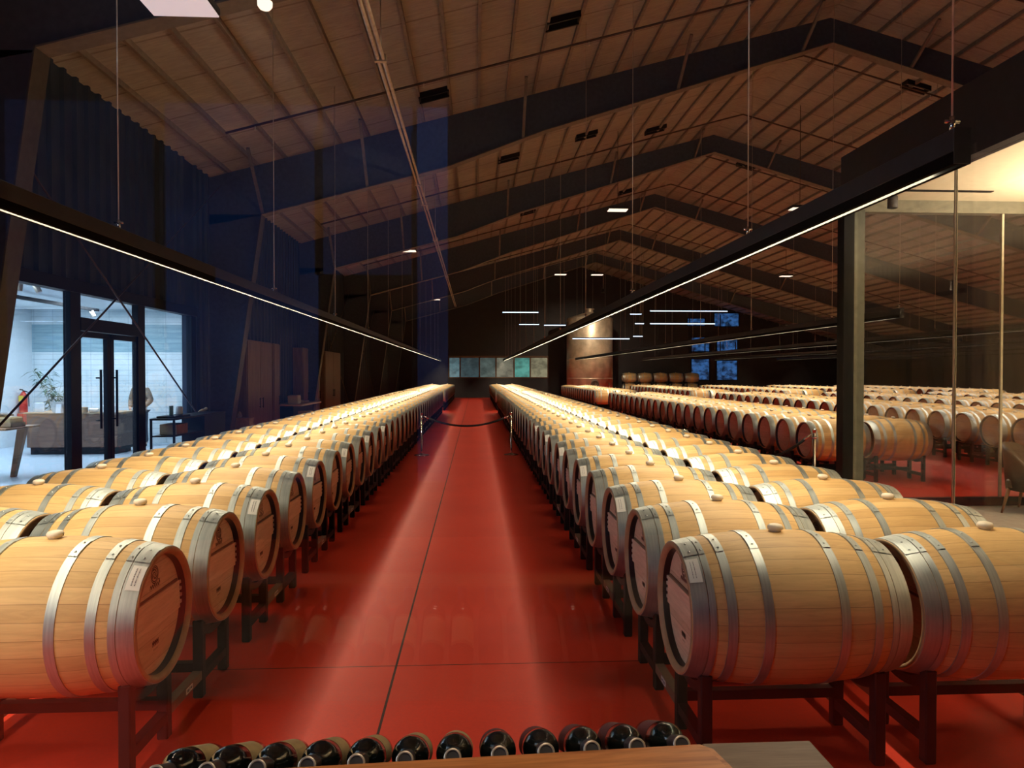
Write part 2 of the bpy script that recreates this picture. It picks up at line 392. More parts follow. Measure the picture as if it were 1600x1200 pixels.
# left wall with profiled ribs, opening for glazing from y 8.0 to 14.2 up to z 2.88
def ribwall(mb, y0, y1, z0, z1):
    mb.box(XL - .15, XL, y0, y1, z0, z1)
    y = math.ceil(y0 / .3) * .3
    while y < y1 - .12:
        mb.prism([(XL, y), (XL + .045, y + .03), (XL + .045, y + .09), (XL, y + .12)], z0, z1, 'Z'); y += .3
    return mb
mb = MB(); ribwall(mb, YB, 7.95, 0, 5.82); ribwall(mb, 7.95, 14.2, 2.95, 5.82); ribwall(mb, 14.2, YE, 0, 5.82)
struct(mb.obj('wall_left', M['wall']))
struct(MB().box(XR_, XR_ + .2, YB, YE, 0, 5).obj('wall_right', M['wallend']))
# end wall with window band
mb = MB()
mb.prism([(XL, 2.95), (XR_, 2.95), (XR_, roof(XR_)), (RX, roof(RX)), (XL, roof(XL))], YE, YE + .2, 'Y')
mb.box(XL, -2.0, YE, YE + .2, 0, 2.95); mb.box(5.3, XR_, YE, YE + .2, 0, 2.95); mb.box(-2.0, 5.3, YE, YE + .2, 0, 1.32)
for k in range(28): mb.box(XL + .6 + k * 1.15, XL + .68 + k * 1.15, YE - .04, YE, 3.0, 6.0 if abs(XL + k * 1.15 - RX) < 10 else 4.0)
struct(mb.obj('wall_end', M['wallend']))
# window band in the end wall: lit rooms beyond
wf = MB(); wf.box(-2.0, 5.3, YE - .06, YE + .1, 2.80, 2.95); wf.box(-2.0, 5.3, YE - .06, YE + .1, 1.32, 1.40)
for xx in (-2.0, -1.18, .22, 1.42, 2.74, 3.92, 5.22): wf.box(xx, xx + .1, YE - .06, YE + .1, 1.38, 2.85)
wo = struct(wf.obj('window_1', M['panel_edge']))
for xx, x1, c, s in ((-1.9, -1.18, (.20, .36, .40), .5), (-1.08, .22, (.10, .18, .20), .35), (.32, 1.42, (.18, .26, .24), .4), (1.52, 2.74, (.30, .30, .22), .45), (2.84, 3.92, (.14, .50, .42), .6), (4.02, 5.22, (.45, .42, .26), .5)):
    MB().box(xx, x1, YE + .03, YE + .05, 1.40, 2.80).obj('pane', dusk_mat('lit room', c, s, 1.6, .45), wo)
# blue dusk windows high in the end wall at right
for k, (x0, x1, z0, z1) in enumerate(((15.6, 16.9, 5.2, 5.7), (17.6, 19.4, 5.15, 6.1), (15.9, 17.2, 3.3, 4.3), (17.8, 19.3, 3.3, 4.3), (15.9, 17.2, 1.2, 2.7), (17.8, 19.3, 1.2, 2.6))):
    f = MB()
    for a in ((x0 - .06, x1 + .06, z0 - .06, z0), (x0 - .06, x1 + .06, z1, z1 + .06), (x0 - .06, x0, z0, z1), (x1, x1 + .06, z0, z1)): f.box(a[0], a[1], YE - .05, YE, a[2], a[3])
    o = struct(f.obj('window_%d' % (k + 2), M['black_metal']))
    MB().box(x0, x1, YE - .03, YE - .01, z0, z1).obj('pane', dusk_mat('dusk trees', (.05, .18, .50), .55, 2.6, .1), o)

# portal frames every 7.5 m
LX = [(-4.42, 4.97), (-.58, 6.01), (1.45, 6.80), (3.5, 7.45), (7.64, 8.78)]
RXs = [(7.64, 8.78), (13.5, 7.05), (20, 5.10), (26.6, 3.4)]
for n in range(0, 7):
    y = 7.5 * n
    t = thing('portal_frame', 'navy steel portal frame, ' + (['behind the camera', 'nearest one, its leaning column cut by the left edge', 'second from the camera, spanning the top of the picture', 'third from the camera', 'fourth from the camera', 'fifth from the camera', 'last before the end wall'][n]), 'roof frame', (0, y, 0), 'steel portal frames')
    t.location = (0, y, 0)
    def rafter(pts):
        m = MB(); top = [(p[0], roof(p[0]) - .11) for p in pts]
        m.prism(list(pts) + top[::-1], -.012, .012); return m
    rafter([(-5.5, 4.75)] + LX).obj('rafter', M['frame'], t)
    rafter(RXs).obj('rafter', M['frame'], t)
    def flange(m, pts, w=.12, th=.02):
        for (x0, z0), (x1, z1) in zip(pts, pts[1:]):
            m.prism([(x0, z0), (x1, z1), (x1, z1 - th), (x0, z0 - th)], -w, w)
        return m
    flange(MB(), LX + RXs[1:]).obj('bottom_flange', M['flange'], t)  # flanges and braces in a lighter grey than the navy web
    MB().prism([(-5.5, 0), (-5.17, 0), (-4.42, 4.97), (-4.42, 4.75), (-5.5, 4.75)][:3] + [(-5.5, 4.97)], -.012, .012).obj('column', M['frame'], t)
    MB().prism([(-5.17, 0), (-5.15, 0), (-4.40, 4.97), (-4.42, 4.97)], -.13, .13).obj('column_flange', M['column'], t)
    if n in (2, 3, 4, 5, 6):
        for bx in (-4.4, -2.25, 1.0, 4.3, 7.0, 9.4, 12.8, 16.4):
            zb = None
            for P in (LX, RXs):
                for (x0, z0), (x1, z1) in zip(P, P[1:]):
                    if x0 <= bx <= x1: zb = z0 + (z1 - z0) * (bx - x0) / (x1 - x0)
            if zb: MB().tube([(bx, -.05, zb + .02), (bx, -1.0, roof(bx) - .1)], .028, square=True).obj('flange_brace', M['flange'], t)
# wall rod bracing in the glazed bay
for nm, p, q, lb in (('brace_rod', (-5.28, 7.5, .7), (-5.28, 15, 5.55), 'thin dark bracing rod rising away from camera across the left glass doors'), ('brace_rod', (-5.25, 7.5, 4.85), (-5.25, 15, .05), 'thin dark bracing rod falling away from camera across the left glass doors')):
    tag(MB().tube([p, q], .014, 6).obj(nm, M['dark_pipe']), lb, 'bracing rod', 'crossed bracing rods')
for y0 in (15, 22.5, 30):
    for (p, q, s) in (((-5.3, y0, .3), (-5.3, y0 + 7.5, 5.0), 'rising'), ((-5.27, y0, 5.0), (-5.27, y0 + 7.5, .3), 'falling')):
        if y0 == 15: continue
        tag(MB().tube([p, q], .012, 6).obj('brace_rod', M['dark_pipe']), 'thin bracing rod on the far left wall %s in the %s bay' % (s, 'fourth' if y0 < 25 else 'fifth'), 'bracing rod', 'far bracing rods')

# sprinkler pipes across the hall
for k in range(10):
    y = 8.75 + 3.75 * k
    if y > 48: break
    pts = [(-4.3, y, roof(-4.3) - .34), (RX, y, roof(RX) - .36), (24, y, roof(24) - .34)]
    t = tag(MB().tube(pts, .022, 6).obj('sprinkler_pipe', M['dark_pipe']), 'thin dark sprinkler pipe crossing under the roof, %s from the camera' % ordn(k + 1), 'pipe', 'sprinkler pipes')
    hd = MB()
    for x in [-3.8 + 2.9 * j for j in range(9)]:
        hd = MB(); z = roof(x) - .36 if x < RX - .5 else roof(x) - .36
        hd.tube([(x, y, z + .02), (x, y, z - .05)], .012, 6).lathe([(.0, -.05), (.025, -.055), (.022, -.065), (0, -.066)], 8, 'Z', (x, y, z))
        if k < 3: hd.obj('sprinkler_head', M['cable'], t)
# long twin conduit under the rafters
t = thing('conduit', 'pair of pale galvanised conduits running down the hall under the roof', 'pipe', (-1.215, 2, 5.72))
for dx in (-.035, .035): MB().tube([(dx, 0, 0), (dx, 41, 0)], .026, 8).obj('pipe_run', M['pipe'], t)
for yy in (3.0, 7.2, 13.2, 15.0, 19.5, 28):
    MB().bbox(-.08, .08, yy, yy + .05, -.045, .06, .01).obj('pipe_clamp', M['pipe'], t)
    MB().tube([(0, yy + .02, .05), (0, yy + .02, roof(-1.215) - 5.72 - .02)], .008, 5).obj('pipe_clamp_rod', M['cable'], t)
# dark roof vents between purlins
VENTS = []
for (x, y) in ((-2.03, 8.4), (1.5, 12.0), (4.3, 12.1), (-.8, 13.7), (3.0, 19.0), (5.2, 20.2), (10.6, 16.5), (9.4, 24.2), (12.8, 20.0), (.9, 19.2), (6.0, 28), (2.0, 27)):
    VENTS.append((x, y))
for k, (x, y) in enumerate(VENTS):
    z = roof(x); s = SL if x < RX else -SL; w_ = .29; m = MB()
    def Q(dx, dz): return (x + dx, z + s * dx + dz)
    for a, b, y0, y1 in ((-w_, w_, y, y + .04), (-w_, w_, y + .26, y + .3), (-w_, -w_ + .03, y + .04, y + .26), (w_ - .03, w_, y + .04, y + .26)):
        h = -.11 if y1 - y0 < .1 else -.09
        m.prism([Q(a, h), Q(b, h), Q(b, 0), Q(a, 0)], y0, y1)
    t = tag(m.obj('roof_vent', M['black_metal']), 'short black framed roof vent between purlins, %s counting away from the camera' % ordn(k + 1), 'vent', 'roof vents')

# pendant lamps with pale faces
for k, (x, y, lb) in enumerate(((3.95, 19.6, 'left of the roof ridge line'), (8.95, 19.2, 'beside the ridge, right of centre'), (-2.26, 23.9, 'over the left barrel block'),
                            (3.9, 32.5, 'far away over the right block'), (14.5, 32.5, 'far down the hall at right near the black post'), (-2.24, 39.6, 'farthest, over the left barrel block'), (5.6, 32.5, 'far down the hall beside another small lamp'))):
    t = thing('pendant_lamp', 'small rectangular glowing pendant lamp, ' + lb, 'lamp', (x, y, 6.2), 'pendant lamps')
    LZ = 5.75 if x < 0 else 6.2; t.location.z = LZ
    MB().bbox(-.28, .28, -.17, .17, .03, .10, .015).obj('lamp_body', M['lamp_body'], t)
    MB().box(-.26, .26, -.15, .15, .012, .03).obj('lamp_face', M['lamp_face'], t)
    MB().tube([(0, 0, .1), (0, 0, roof(x) - LZ - .02)], .008, 5).obj('stem', M['dark_pipe'], t)

# perforated light panel and round detector at the top left
t = thing('ceiling_panel_light', 'white perforated square panel hanging at the top left', 'lamp', (-2.53, 5.95, 4.82))
pt = NT('perforated diffuser'); o_ = pt.obj(); vr = pt.n('ShaderNodeTexVoronoi'); pt.l(o_, vr.inputs['Vector']); vr.inputs['Scale'].default_value = 38; vr.inputs['Randomness'].default_value = 0
pt.l(pt.ramp(vr.outputs['Distance'], [(.2, (.28, .22, .26, 1)), (.34, (.72, .62, .66, 1))]), pt.b.inputs['Emission Color']); pt.b.inputs['Emission Strength'].default_value = .62
MB().bbox(-.30, .28, -.6, .48, .02, .09, .01).obj('lamp_body', M['black_metal'], t)
MB().box(-.29, .27, -.59, .47, .008, .02).obj('diffuser', pt.m, t)
for dx, dy in ((-.25, -.5), (.25, .4)): MB().tube([(dx, dy, .09), (dx, dy, roof(-2.5) - 4.82)], .006, 5).obj('stem', M['cable'], t)
t = thing('smoke_detector', 'round cream detector disc at the very top beside the panel light', 'detector', (-2.38, 8.0, roof(-2.38) - .06))
t.location = (-2.0, 6.9, 5.20)
MB().lathe([(0, -.045), (.05, -.045), (.068, -.02), (.07, .02), (0, .02)], 24).obj('housing', M['lamp_face'], t)
MB().tube([(0, 0, .02), (0, 0, roof(-2.0) - 5.20 - .02)], .008, 5).obj('stem', M['dark_pipe'], t)

# ------------------------------------------------------------------ light rails
def rail(cx, y0, y1, label):
    t = thing('light_rail', label, 'light rail', (cx, y0, RAIL_Z), 'long hanging light rails')
    L = y1 - y0
    m = MB(); m.bbox(-.035, .035, 0, L, .05, .145, .004); m.obj('housing', M['rail'], t)
    for s_ in (-1, 1): MB().box(min(s_ * .013, s_ * .035), max(s_ * .013, s_ * .035), 0, L, 0, .05).obj('reflector_lip', M['lip_metal'], t)
    for ye in (-.004, L): MB().box(-.035, .035, ye, ye + .004, 0, .145).obj('end_cap', M['rail'], t)
    MB().box(-.013, .013, .05, L - .02, .020, .046).obj('diffuser', M['diffuser'], t)
    y = 1.25 + math.ceil((y0 + .2 - 1.25) / 3.75) * 3.75
    ys = [y + 3.75 * k for k in range(30) if y + 3.75 * k < y1]
    if y0 > 0: ys = [y0 + .06] + ys
    for k, yy in enumerate(ys):
        if yy < 1.5: continue
        s = thing.__name__
        MB().tube([(0, yy - y0, .16), (0, yy - y0, roof(cx) - RAIL_Z - .02)], .0045, 5).obj('suspension_cable', M['cable'], t)
        if yy < 25: MB().tube([(-.03, yy - y0, .19), (.03, yy - y0, .19)], .008, 6).tube([(0, yy - y0, .145), (0, yy - y0, .21)], .012, 6).obj('cable_clamp', M['chrome'], t)
    return t
rails_lab = ['long black light rail hanging over the left barrel block', 'long black light rail hanging over the right barrel block, its end near the top right', 'light rail over the third barrel block, its end just right of the black post',
             'light rail over the fourth barrel block from the left', 'light rail over the fifth barrel block from the left', 'light rail over the sixth barrel block from the left', 'light rail over the block nearest the far right wall']
for bi, (bn, bx, by) in enumerate(BLOCKS):
    rail(bx + LEN + GAP / 2, {0: -3.0, 1: 2.76}.get(bi, 10.4), 49.8 if bi < 2 else 45.4, rails_lab[bi])

# ------------------------------------------------------------------ barrels
def rprof(x): return RH + (RB - RH) * (1 - (abs(x) / (LEN / 2)) ** 2.1)
H2 = LEN / 2
HOOPS = [(-H2 + .004, -H2 + .072), (-H2 + .074, -H2 + .104), (-H2 + .150, -H2 + .190), (-H2 + .305, -H2 + .347)]
def body_mesh(seg, rings):
    m = MB(); pr = [(.266, -H2 + .052), (.268, -H2 + .020), (.281, -H2), (RH - .002, -H2)]
    xs = [-H2 + .002 + (LEN - .004) * i / rings for i in range(rings + 1)]
    pr += [(rprof(x), x) for x in xs]
    pr += [(RH - .002, H2), (.281, H2), (.268, H2 - .020), (.266, H2 - .052)]
    mats = [2, 1, 1] + [0] * (rings + 2) + [1, 1, 2]; mats = mats[:3] + [1] + [0] * rings + [1] + [1, 1, 2]
    m.lathe(pr, seg, 'X', mats=mats); return m
def hoop_mesh(x0, x1, seg=56, th=.0035, lap=True):
    m = MB(); xm = (x0 + x1) / 2
    pr = [(rprof(x0) - .004, x0), (rprof(x0) + th, x0 + .0006), (rprof(xm) + th, xm), (rprof(x1) + th, x1 - .0006), (rprof(x1) - .004, x1)]
    m.lathe([pr[0], pr[1]], seg, 'X'); m.lathe(pr[1:4], seg, 'X'); m.lathe(pr[3:], seg, 'X')
    if lap:
        a0 = radians(97); a1 = radians(118)
        pr2 = [(rprof(x0), x0 + .001), (rprof(x0) + th + .003, x0 + .002), (rprof(x1) + th + .003, x1 - .002), (rprof(x1), x1 - .001)]
        m.lathe(pr2, 8, 'X', a0=a0, a1=a1, crisp=True)
        for xx in ((x0 + x1) / 2,):
            for a in (a0 + .08, a1 - .08):
                r = rprof(xx) + th + .003
                m.lathe([(.0, .0045), (.004, .0035), (.006, 0)], 8, 'Z', (xx, r * cos(a), r * sin(a)))
    return m
def panel_parts(sgn):
    x = sgn * (H2 - .052)
    hm = MB(); hm.disc((x, 0, 0), .2675, (sgn, 0, 0), 48)
    pm = MB(); xo = x + sgn * .014
    za, zb = -.055, .082
    def half(z): return sqrt(.252 ** 2 - z * z) - .004
    poly = [(-half(za), za), (half(za), za), (half(zb), zb), (-half(zb), zb)]
    pm.prism(poly, min(x, xo), max(x, xo), 'X', 0)
    pm.prism([(-half(zb), zb), (half(zb), zb), (half(zb) - .003, zb + .011), (-half(zb) + .003, zb + .011)], min(x, x + sgn * .006), max(x, x + sgn * .006), 'X', 1)  # dark strip paints the shadow along the panel's top edge
    for s in (-1, 1):
        for q in range(4):
            z = za + .018 + q * .033; h = half(z) 
            pm.box(min(x, xo), max(x, xo), min(s * h, s * (h + .016)), max(s * h, s * (h + .016)), z, z + .016, 2)
    return hm, pm
def stamp_mesh(sgn):
    # crest roundel with a script line above the panel and a block stamp below it
    x = sgn * (H2 - .0505); m = MB(); rnd = random.Random(3)
    def stroke(pts, w):
        for (y0, z0), (y1, z1) in zip(pts, pts[1:]):
            d = Vector((y1 - y0, z1 - z0)); L = d.length or 1e-6; nx, nz = -d.y / L * w, d.x / L * w
            m.add([(x, y0 + nx, z0 + nz), (x, y0 - nx, z0 - nz), (x, y1 - nx, z1 - nz), (x, y1 + nx, z1 + nz)], [(0, 1, 2, 3)])
    cz = .178; f = -sgn
    for r in (.036, .029): stroke([(r * cos(a * pi / 10), cz + 1.1 * r * sin(a * pi / 10)) for a in range(21)], .0022)
    for i in range(12):
        a = i * 2.4; r = .004 + .0018 * i; stroke([(r * cos(a), cz + r * sin(a)), (r * cos(a + .9) * 1.2, cz + r * sin(a + .9) * 1.2)], .0027)
    pts = [(f * (-.052 + i * .0035), .127 + .010 * sin(i * 1.25) * (1.6 if i < 4 else 1)) for i in range(30)]
    stroke(pts, .0026); stroke([(f * -.05, .146), (f * -.03, .148)], .002)
    for i, y in enumerate((-.028, -.012, .004, .020)):
        y *= f; z = -.150
        stroke([(y, z), (y, z + .026)], .0026); stroke([(y, z + .024), (y + f * .006, z + .010), (y + f * .011, z + .024), (y + f * .011, z)], .0026)
    for i in range(7): stroke([((-.022 + i * .007) * f, -.170), ((-.020 + i * .007) * f, -.163)], .0011)
    return m
def sticker_mesh(x0, x1, a0, a1):
    m = MB(); r = RH + .012
    def R(x): return rprof(x) + .0052
    m.lathe([(R(x0), x0), (R((x0 + x1) / 2), (x0 + x1) / 2), (R(x1), x1)], 8, 'X', a0=a0, a1=a1)
    return m
def sticker_print(x0, x1, a0, a1):
    m = MB()
    for c in (.32, .55):
        xx = x0 + (x1 - x0) * c; a = a0 + .05; i = 0
        while a < a1 - .06:
            da = .012 + .008 * ((i * 7) % 3); r = rprof(xx) + .0058
            m.lathe([(r, xx), (r, xx + .005)], 1, 'X', a0=a, a1=a + da * .8); a += da + .006; i += 1
    return m
ME = {}
ME['body'] = body_mesh(72, 26).mesh('staves', [M['oak'], M['chime'], M['black']])
for i, (a, b) in enumerate(HOOPS):
    ME['h%d' % i] = hoop_mesh(a, b).mesh('hoop', M['hoop']); ME['g%d' % i] = hoop_mesh(-b, -a).mesh('hoop', M['hoop'])
for s in (-1, 1):
    hm, pm = panel_parts(s); ME['head%d' % s] = hm.mesh('barrel_head', M['head']); ME['panel%d' % s] = pm.mesh('head_panel', [M['panel'], M['panel_edge'], M['peg']])
    ME['stamp%d' % s] = stamp_mesh(s).mesh('brand_stamp', M['ink'])
def bung_mesh(seg=20):
    return MB().lathe([(.024, -.012), (.026, .004), (.034, .008), (.036, .020), (.030, .030), (.018, .034), (0, .035)], seg, 'Z', (0, 0, RB))
ME['bung'] = bung_mesh().mesh('bung', M['bung'])
A0, A1 = radians(180 - 58), radians(180 - 36)   # camera facing side (-y), above the middle
for s, (x0, x1) in (('L', (H2 - .062, H2 - .006)), ('R', (-H2 + .006, -H2 + .062))):
    ME['stk' + s] = sticker_mesh(x0, x1, A0, A1).mesh('paper_sticker', M['sticker']); ME['prt' + s] = sticker_print(x0, x1, A0, A1).mesh('sticker_print', M['print_'])

def lod_mesh(seg, rings, name='barrel', mb=None, off=(0, 0, 0), bung=True, simple=False):
    m = MB() if mb is None else mb; n0 = len(m.v)
    if simple:
        pr = [(0.0, -H2 + .03), (.275, -H2 + .03), (.283, -H2), (RH, -H2)]
    else: pr = [(0.0, -H2 + .036), (.272, -H2 + .036), (.281, -H2), (RH, -H2)]
    mats = [3, 2, 1]
    cuts = [(-H2 + .004, 4), (-H2 + .100, 0), (-H2 + .150, 4), (-H2 + .192, 0), (-H2 + .305, 4), (-H2 + .349, 0), (-.08, 0), (.08, 0), (H2 - .349, 4), (H2 - .305, 0), (H2 - .192, 4), (H2 - .150, 0), (H2 - .100, 4), (H2 - .004, 0)]
    if simple: cuts = [(-H2 + .004, 4), (-H2 + .100, 0), (-H2 + .305, 4), (-H2 + .349, 0), (H2 - .349, 4), (H2 - .305, 0), (H2 - .100, 4), (H2 - .004, 0)]
    mats.append(0)
    for i, (x, mm) in enumerate(cuts): pr.append((rprof(x) + .002, x)); mats.append(mm)
    pr += [(RH, H2), (.281, H2), (.272, H2 - .036), (0.0, H2 - .036)]; mats = mats[:len(cuts) + 4] + [1, 2, 3]
    mats[-4] = 1
    m.lathe(pr, seg, 'X', off, mats=mats)
    if bung: m.lathe([(.026, 0), (.035, .008), (.030, .030), (0, .035)], 6 if simple else 10, 'Z', (off[0], off[1], off[2] + RB), m=5)
    return m
LODM = [M['oak'], M['chime'], M['black'], M['head'], M['hoop'], M['bung']]
ME['lod1'] = lod_mesh(36, 0).mesh('wine_barrel', LODM); ME['lod2'] = lod_mesh(24, 0).mesh('wine_barrel', LODM)

all_b = []
for bi, (bn, bx, by) in enumerate(BLOCKS):
    for col in (0, 1):
        r = 0
        while True:
            y = by + r * PITCH
            if y > (49.3 if bi < 2 else 45.2): break
            gap = (30.9 < y < 33.9) if bi < 2 else (28.6 < y < 32.2)
            if not gap: all_b.append((bi, col, r, bx + H2 + col * (LEN + GAP), y))
            r += 1
CX, CY = 0, 0
def vis(b):
    # those outside the picture are left out: angle from the view axis
    x, y = b[3], b[4]; a = atan2(x, y)
    return -0.68 < a - 0.0 < 0.735
allv = [b for b in all_b if vis(b) or (b[4] < 6 and b[0] < 2)]
allv.sort(key=lambda b: b[3] ** 2 + b[4] ** 2)
BN = ['left block', 'right block', 'third block', 'fourth block', 'fifth block', 'sixth block', 'seventh block']
CN = [['wall side row', 'aisle row'], ['aisle row', 'outer row']] + [['near row', 'rear row']] * 5
def blabel(b, what):
    bi, col, r = b[:3]
    side = BN[bi] if bi < 2 else BN[bi] + ' from left'
    c = {(0, 0): 'wall row', (0, 1): 'aisle row', (1, 0): 'aisle row', (1, 1): 'outer row'}.get((bi, col), ['left row', 'right row'][col])
    first = 'nearest the camera' if r == 0 else ordn(r + 1) + ' from the front'
    return '%s, %s, %s, %s' % (what, side, c, first)
bc = 0; mass = []
for b in allv:
    bi, col, r, x, y = b; d = sqrt(x * x + y * y)
    if bc >= 300: mass.append(b); continue
    bc += 1
    g = 'oak barrels in the ' + BN[bi]
    if d < 12.5 and bi < 3:
        t = thing('wine_barrel', blabel(b, 'steel hooped oak barrel'), 'barrel', (x, y, HB), g)
        t.rotation_euler = (random.uniform(-.03, .03), 0, random.uniform(-.006, .006))
        link('staves', ME['body'], t)
        for i in range(4): link('hoop', ME['h%d' % i], t); link('hoop', ME['g%d' % i], t)
        for s in (-1, 1):
            hd = link('barrel_head', ME['head%d' % s], t)
            link('head_panel', ME['panel%d' % s], hd)
            if (s == 1 and bi == 0) or (s == -1 and bi > 0): link('brand_stamp', ME['stamp%d' % s], hd)
        link('bung', ME['bung'], t)
        if r % 2 == 0 and ((bi, col) in ((0, 1), (1, 0))):
            q = link('paper_sticker', ME['stkL' if bi == 0 else 'stkR'], t); q['label'] = 'white paper sticker on the end hoop'
            link('sticker_print', ME['prtL' if bi == 0 else 'prtR'], q)
    else:
        o = link('wine_barrel', ME['lod1'] if d < 22 else ME['lod2'], None, (x, y, HB))
        o.rotation_euler = (random.uniform(-.03, .03), 0, 0)
        tag(o, blabel(b, 'pale oak wine barrel'), 'barrel', g)
mm = MB()
for b in mass: lod_mesh(14, 0, mb=mm, off=(b[3], b[4], HB), simple=True)
def mass_mats():
    t = NT('far oak staves'); g = t.noise(t.obj(), 3.0, 3)
    t.l(t.ramp(g, [(.35, (.60, .38, .155, 1)), (.65, (.74, .49, .215, 1))]), t.b.inputs['Base Color']); t.b.inputs['Roughness'].default_value = .45
    return t.m
fo = mass_mats()
if mass:
    o = link('mass_barrels', mm.mesh('mass', [fo, M['chime'], M['black'], fo, M['hoop'], M['bung']])); o.name = 'distant_barrels'
    tag(o, 'mass of small distant oak barrels at the far end of the hall rows', 'barrels', None, 'stuff')

# ------------------------------------------------------------------ racks: each holds two barrels of one row
def frame_mesh(full=True):
    m = MB(); r = .028
    for cy in (-.405, .405):
        R = .322 + .028
        for sy in (-1, 1): m.bbox(-.027, .027, cy + sy * .185 - .027, cy + sy * .185 + .027, FZ, .335, .006)
        pts = [(0, cy + R * sin(a), HB - R * cos(a)) for a in [math.asin(.17 / R) * (-1 + 2 * i / 10) for i in range(11)]]
        m.tube(pts, .022, square=True)
        m.tube([(0, cy - .17, .02), (0, cy + .17, .02)], .024, square=True)
    return m
ME['frame'] = frame_mesh().mesh('side_frame', M['rack'])
ME['tie'] = MB().tube([(0, -.22, .035), (0, .22, .035)], .024, square=True).mesh('tie_bar', M['rackbar'])
ME['cross'] = MB().tube([(-.376, 0, .075), (.376, 0, .075)], .024, square=True).mesh('cross_bar', M['rack'])
ME['rlabel'] = MB().box(-.0015, .0015, -.04, .04, .022, .050).mesh('paper_label', M['sticker'])
ME['rprint'] = MB().box(-.0022, .0022, -.030, -.008, .028, .044).box(-.0022, .0022, .0, .006, .026, .046).box(-.0022, .0022, .012, .032, .030, .042).mesh('label_print', M['print_'])
rk = MB(); 
for sx in (-.40, .40):
    f = frame_mesh(); f.v = [(v[0] + sx, v[1], v[2]) for v in f.v]; rk.add(f.v, f.f); rk.tube([(sx, -.22, .035), (sx, .22, .035)], .024, square=True)
for cy in (-.22, .22): rk.tube([(-.376, cy, .075), (.376, cy, .075)], .024, square=True)
ME['rack1'] = rk.mesh('barrel_rack', M['rack'])
pairs = {}
for b in allv: pairs.setdefault((b[0], b[1], b[2] // 2), []).append(b)
rc = 0; rl = sorted(pairs.items(), key=lambda kv: min(b[3] ** 2 + b[4] ** 2 for b in kv[1]))
rmass = MB()
for (bi, col, q), bs in rl:
    x = bs[0][3]; y = BLOCKS[bi][2] + (2 * q + .5) * PITCH; d = sqrt(x * x + y * y)
    if rc >= 300:
        for sx in (-.40, .40):
            for cy in (-.59, -.22, .22, .59): rmass.box(x + sx - .024, x + sx + .024, y + cy - .024, y + cy + .024, FZ, .30)
            for cy in (-.405, .405): rmass.box(x + sx - .024, x + sx + .024, y + cy - .185, y + cy + .185, .215, .24)
            rmass.box(x + sx - .02, x + sx + .02, y - .59, y + .59, .09, .13)
        continue
    rc += 1
    lab = blabel((bi, col, q), 'black steel two-barrel rack'); grp = 'steel barrel racks in the ' + BN[bi]
    if d < 10:
        t = thing('barrel_rack', lab, 'rack', (x, y, 0), grp)
        for s in (-1, 1):
            o = link('side_frame', ME['frame'], t); o.location = (s * .40, 0, 0)
            o = link('tie_bar', ME['tie'], t); o.location = (s * .40, 0, 0); o['label'] = 'brown tie bar between the two cradles'
        for s in (-1, 1): o = link('cross_bar', ME['cross'], t); o.location = (0, s * .22, 0)
        s = 1 if bi == 0 else -1
        o = link('paper_label', ME['rlabel'], t); o.location = (s * .4255, .02, 0); link('label_print', ME['rprint'], o)
    else:
        tag(link('barrel_rack', ME['rack1'], None, (x, y, 0)), lab, 'rack', grp)

if rmass.v: tag(rmass.obj('distant_racks', M['rack']), 'mass of small black racks under the distant barrels', 'racks', None, 'stuff')
# stack standing in for reflected barrels far back right (a five wide, two high stack)
for i in range(5):
    for lev in (0, 1):
        o = link('wine_barrel', ME['lod2'], None, (10.9 + i * 1.12, 49.9, .60 + lev * .76))
        tag(o, 'oak barrel standing for a reflection in the far stack, %s from left, %s' % (ordn(i + 1), ['lower level', 'upper level'][lev]), 'barrel', 'stacked barrels standing for reflections')
for i in range(5):
    for lev in (0, 1):
        z0 = lev * .76; m = MB()
        for sx in (-.4, .4):
            m.box(sx - .03, sx + .03, -.34, .34, z0 + .24 if lev else .2, z0 + .29 if lev else .26)
            if not lev:
                for sy in (-.3, .3): m.box(sx - .03, sx + .03, sy - .03, sy + .03, 0, .22)
            else:
                for sy in (-.36, .36): m.box(sx - .03, sx + .03, sy - .02, sy + .02, 0, z0 + .28)
        o = m.obj('barrel_rack', M['rack'], None, (10.9 + i * 1.12, 49.9, 0))
        tag(o, 'black rack added for the far barrel stack, %s from left, %s' % (ordn(i + 1), ['lower level', 'upper level'][lev]), 'rack', 'racks of the far stack')

# ------------------------------------------------------------------ tall steel tank
t = thing('steel_tank', 'tall cylindrical steel wine tank with conical top at the far end', 'tank', (7.55, 47.9, 0)); t.location = (7.75, 47.9, 0)
MB().lathe([(1.5, 0), (1.5, .3), (1.56, .32), (1.56, 5.35), (1.52, 5.42)] , 64).obj('shell', M['steel'], t)
MB().lathe([(1.52, 5.42), (.25, 5.82), (.22, 5.98), (.30, 6.0), (.30, 6.06), (0, 6.07)], 48).obj('cone_top', M['steel'], t)
for z in (1.3, 2.6, 3.9, 5.2): MB().lathe([(1.561, z), (1.575, z + .01), (1.575, z + .04), (1.561, z + .05)], 64).obj('weld_band', M['steel'], t)
mh = MB().lathe([(.0, 0), (.24, 0), (.28, -.03), (.28, -.09), (.22, -.12), (.2, -.09), (0, -.09)], 24, 'Y', (.1, -1.52, .95)).obj('manhole', M['dark_pipe'], t)
MB().tube([(.1, -1.64, .78), (.1, -1.68, .95), (.1, -1.64, 1.12)], .02, 6).obj('manhole_clamp', M['chrome'], mh)
MB().tube([(1.1, -1.1, 1.0), (1.1, -1.35, 1.0), (1.1, -1.35, .7)], .04, 8).obj('valve', M['chrome'], t)

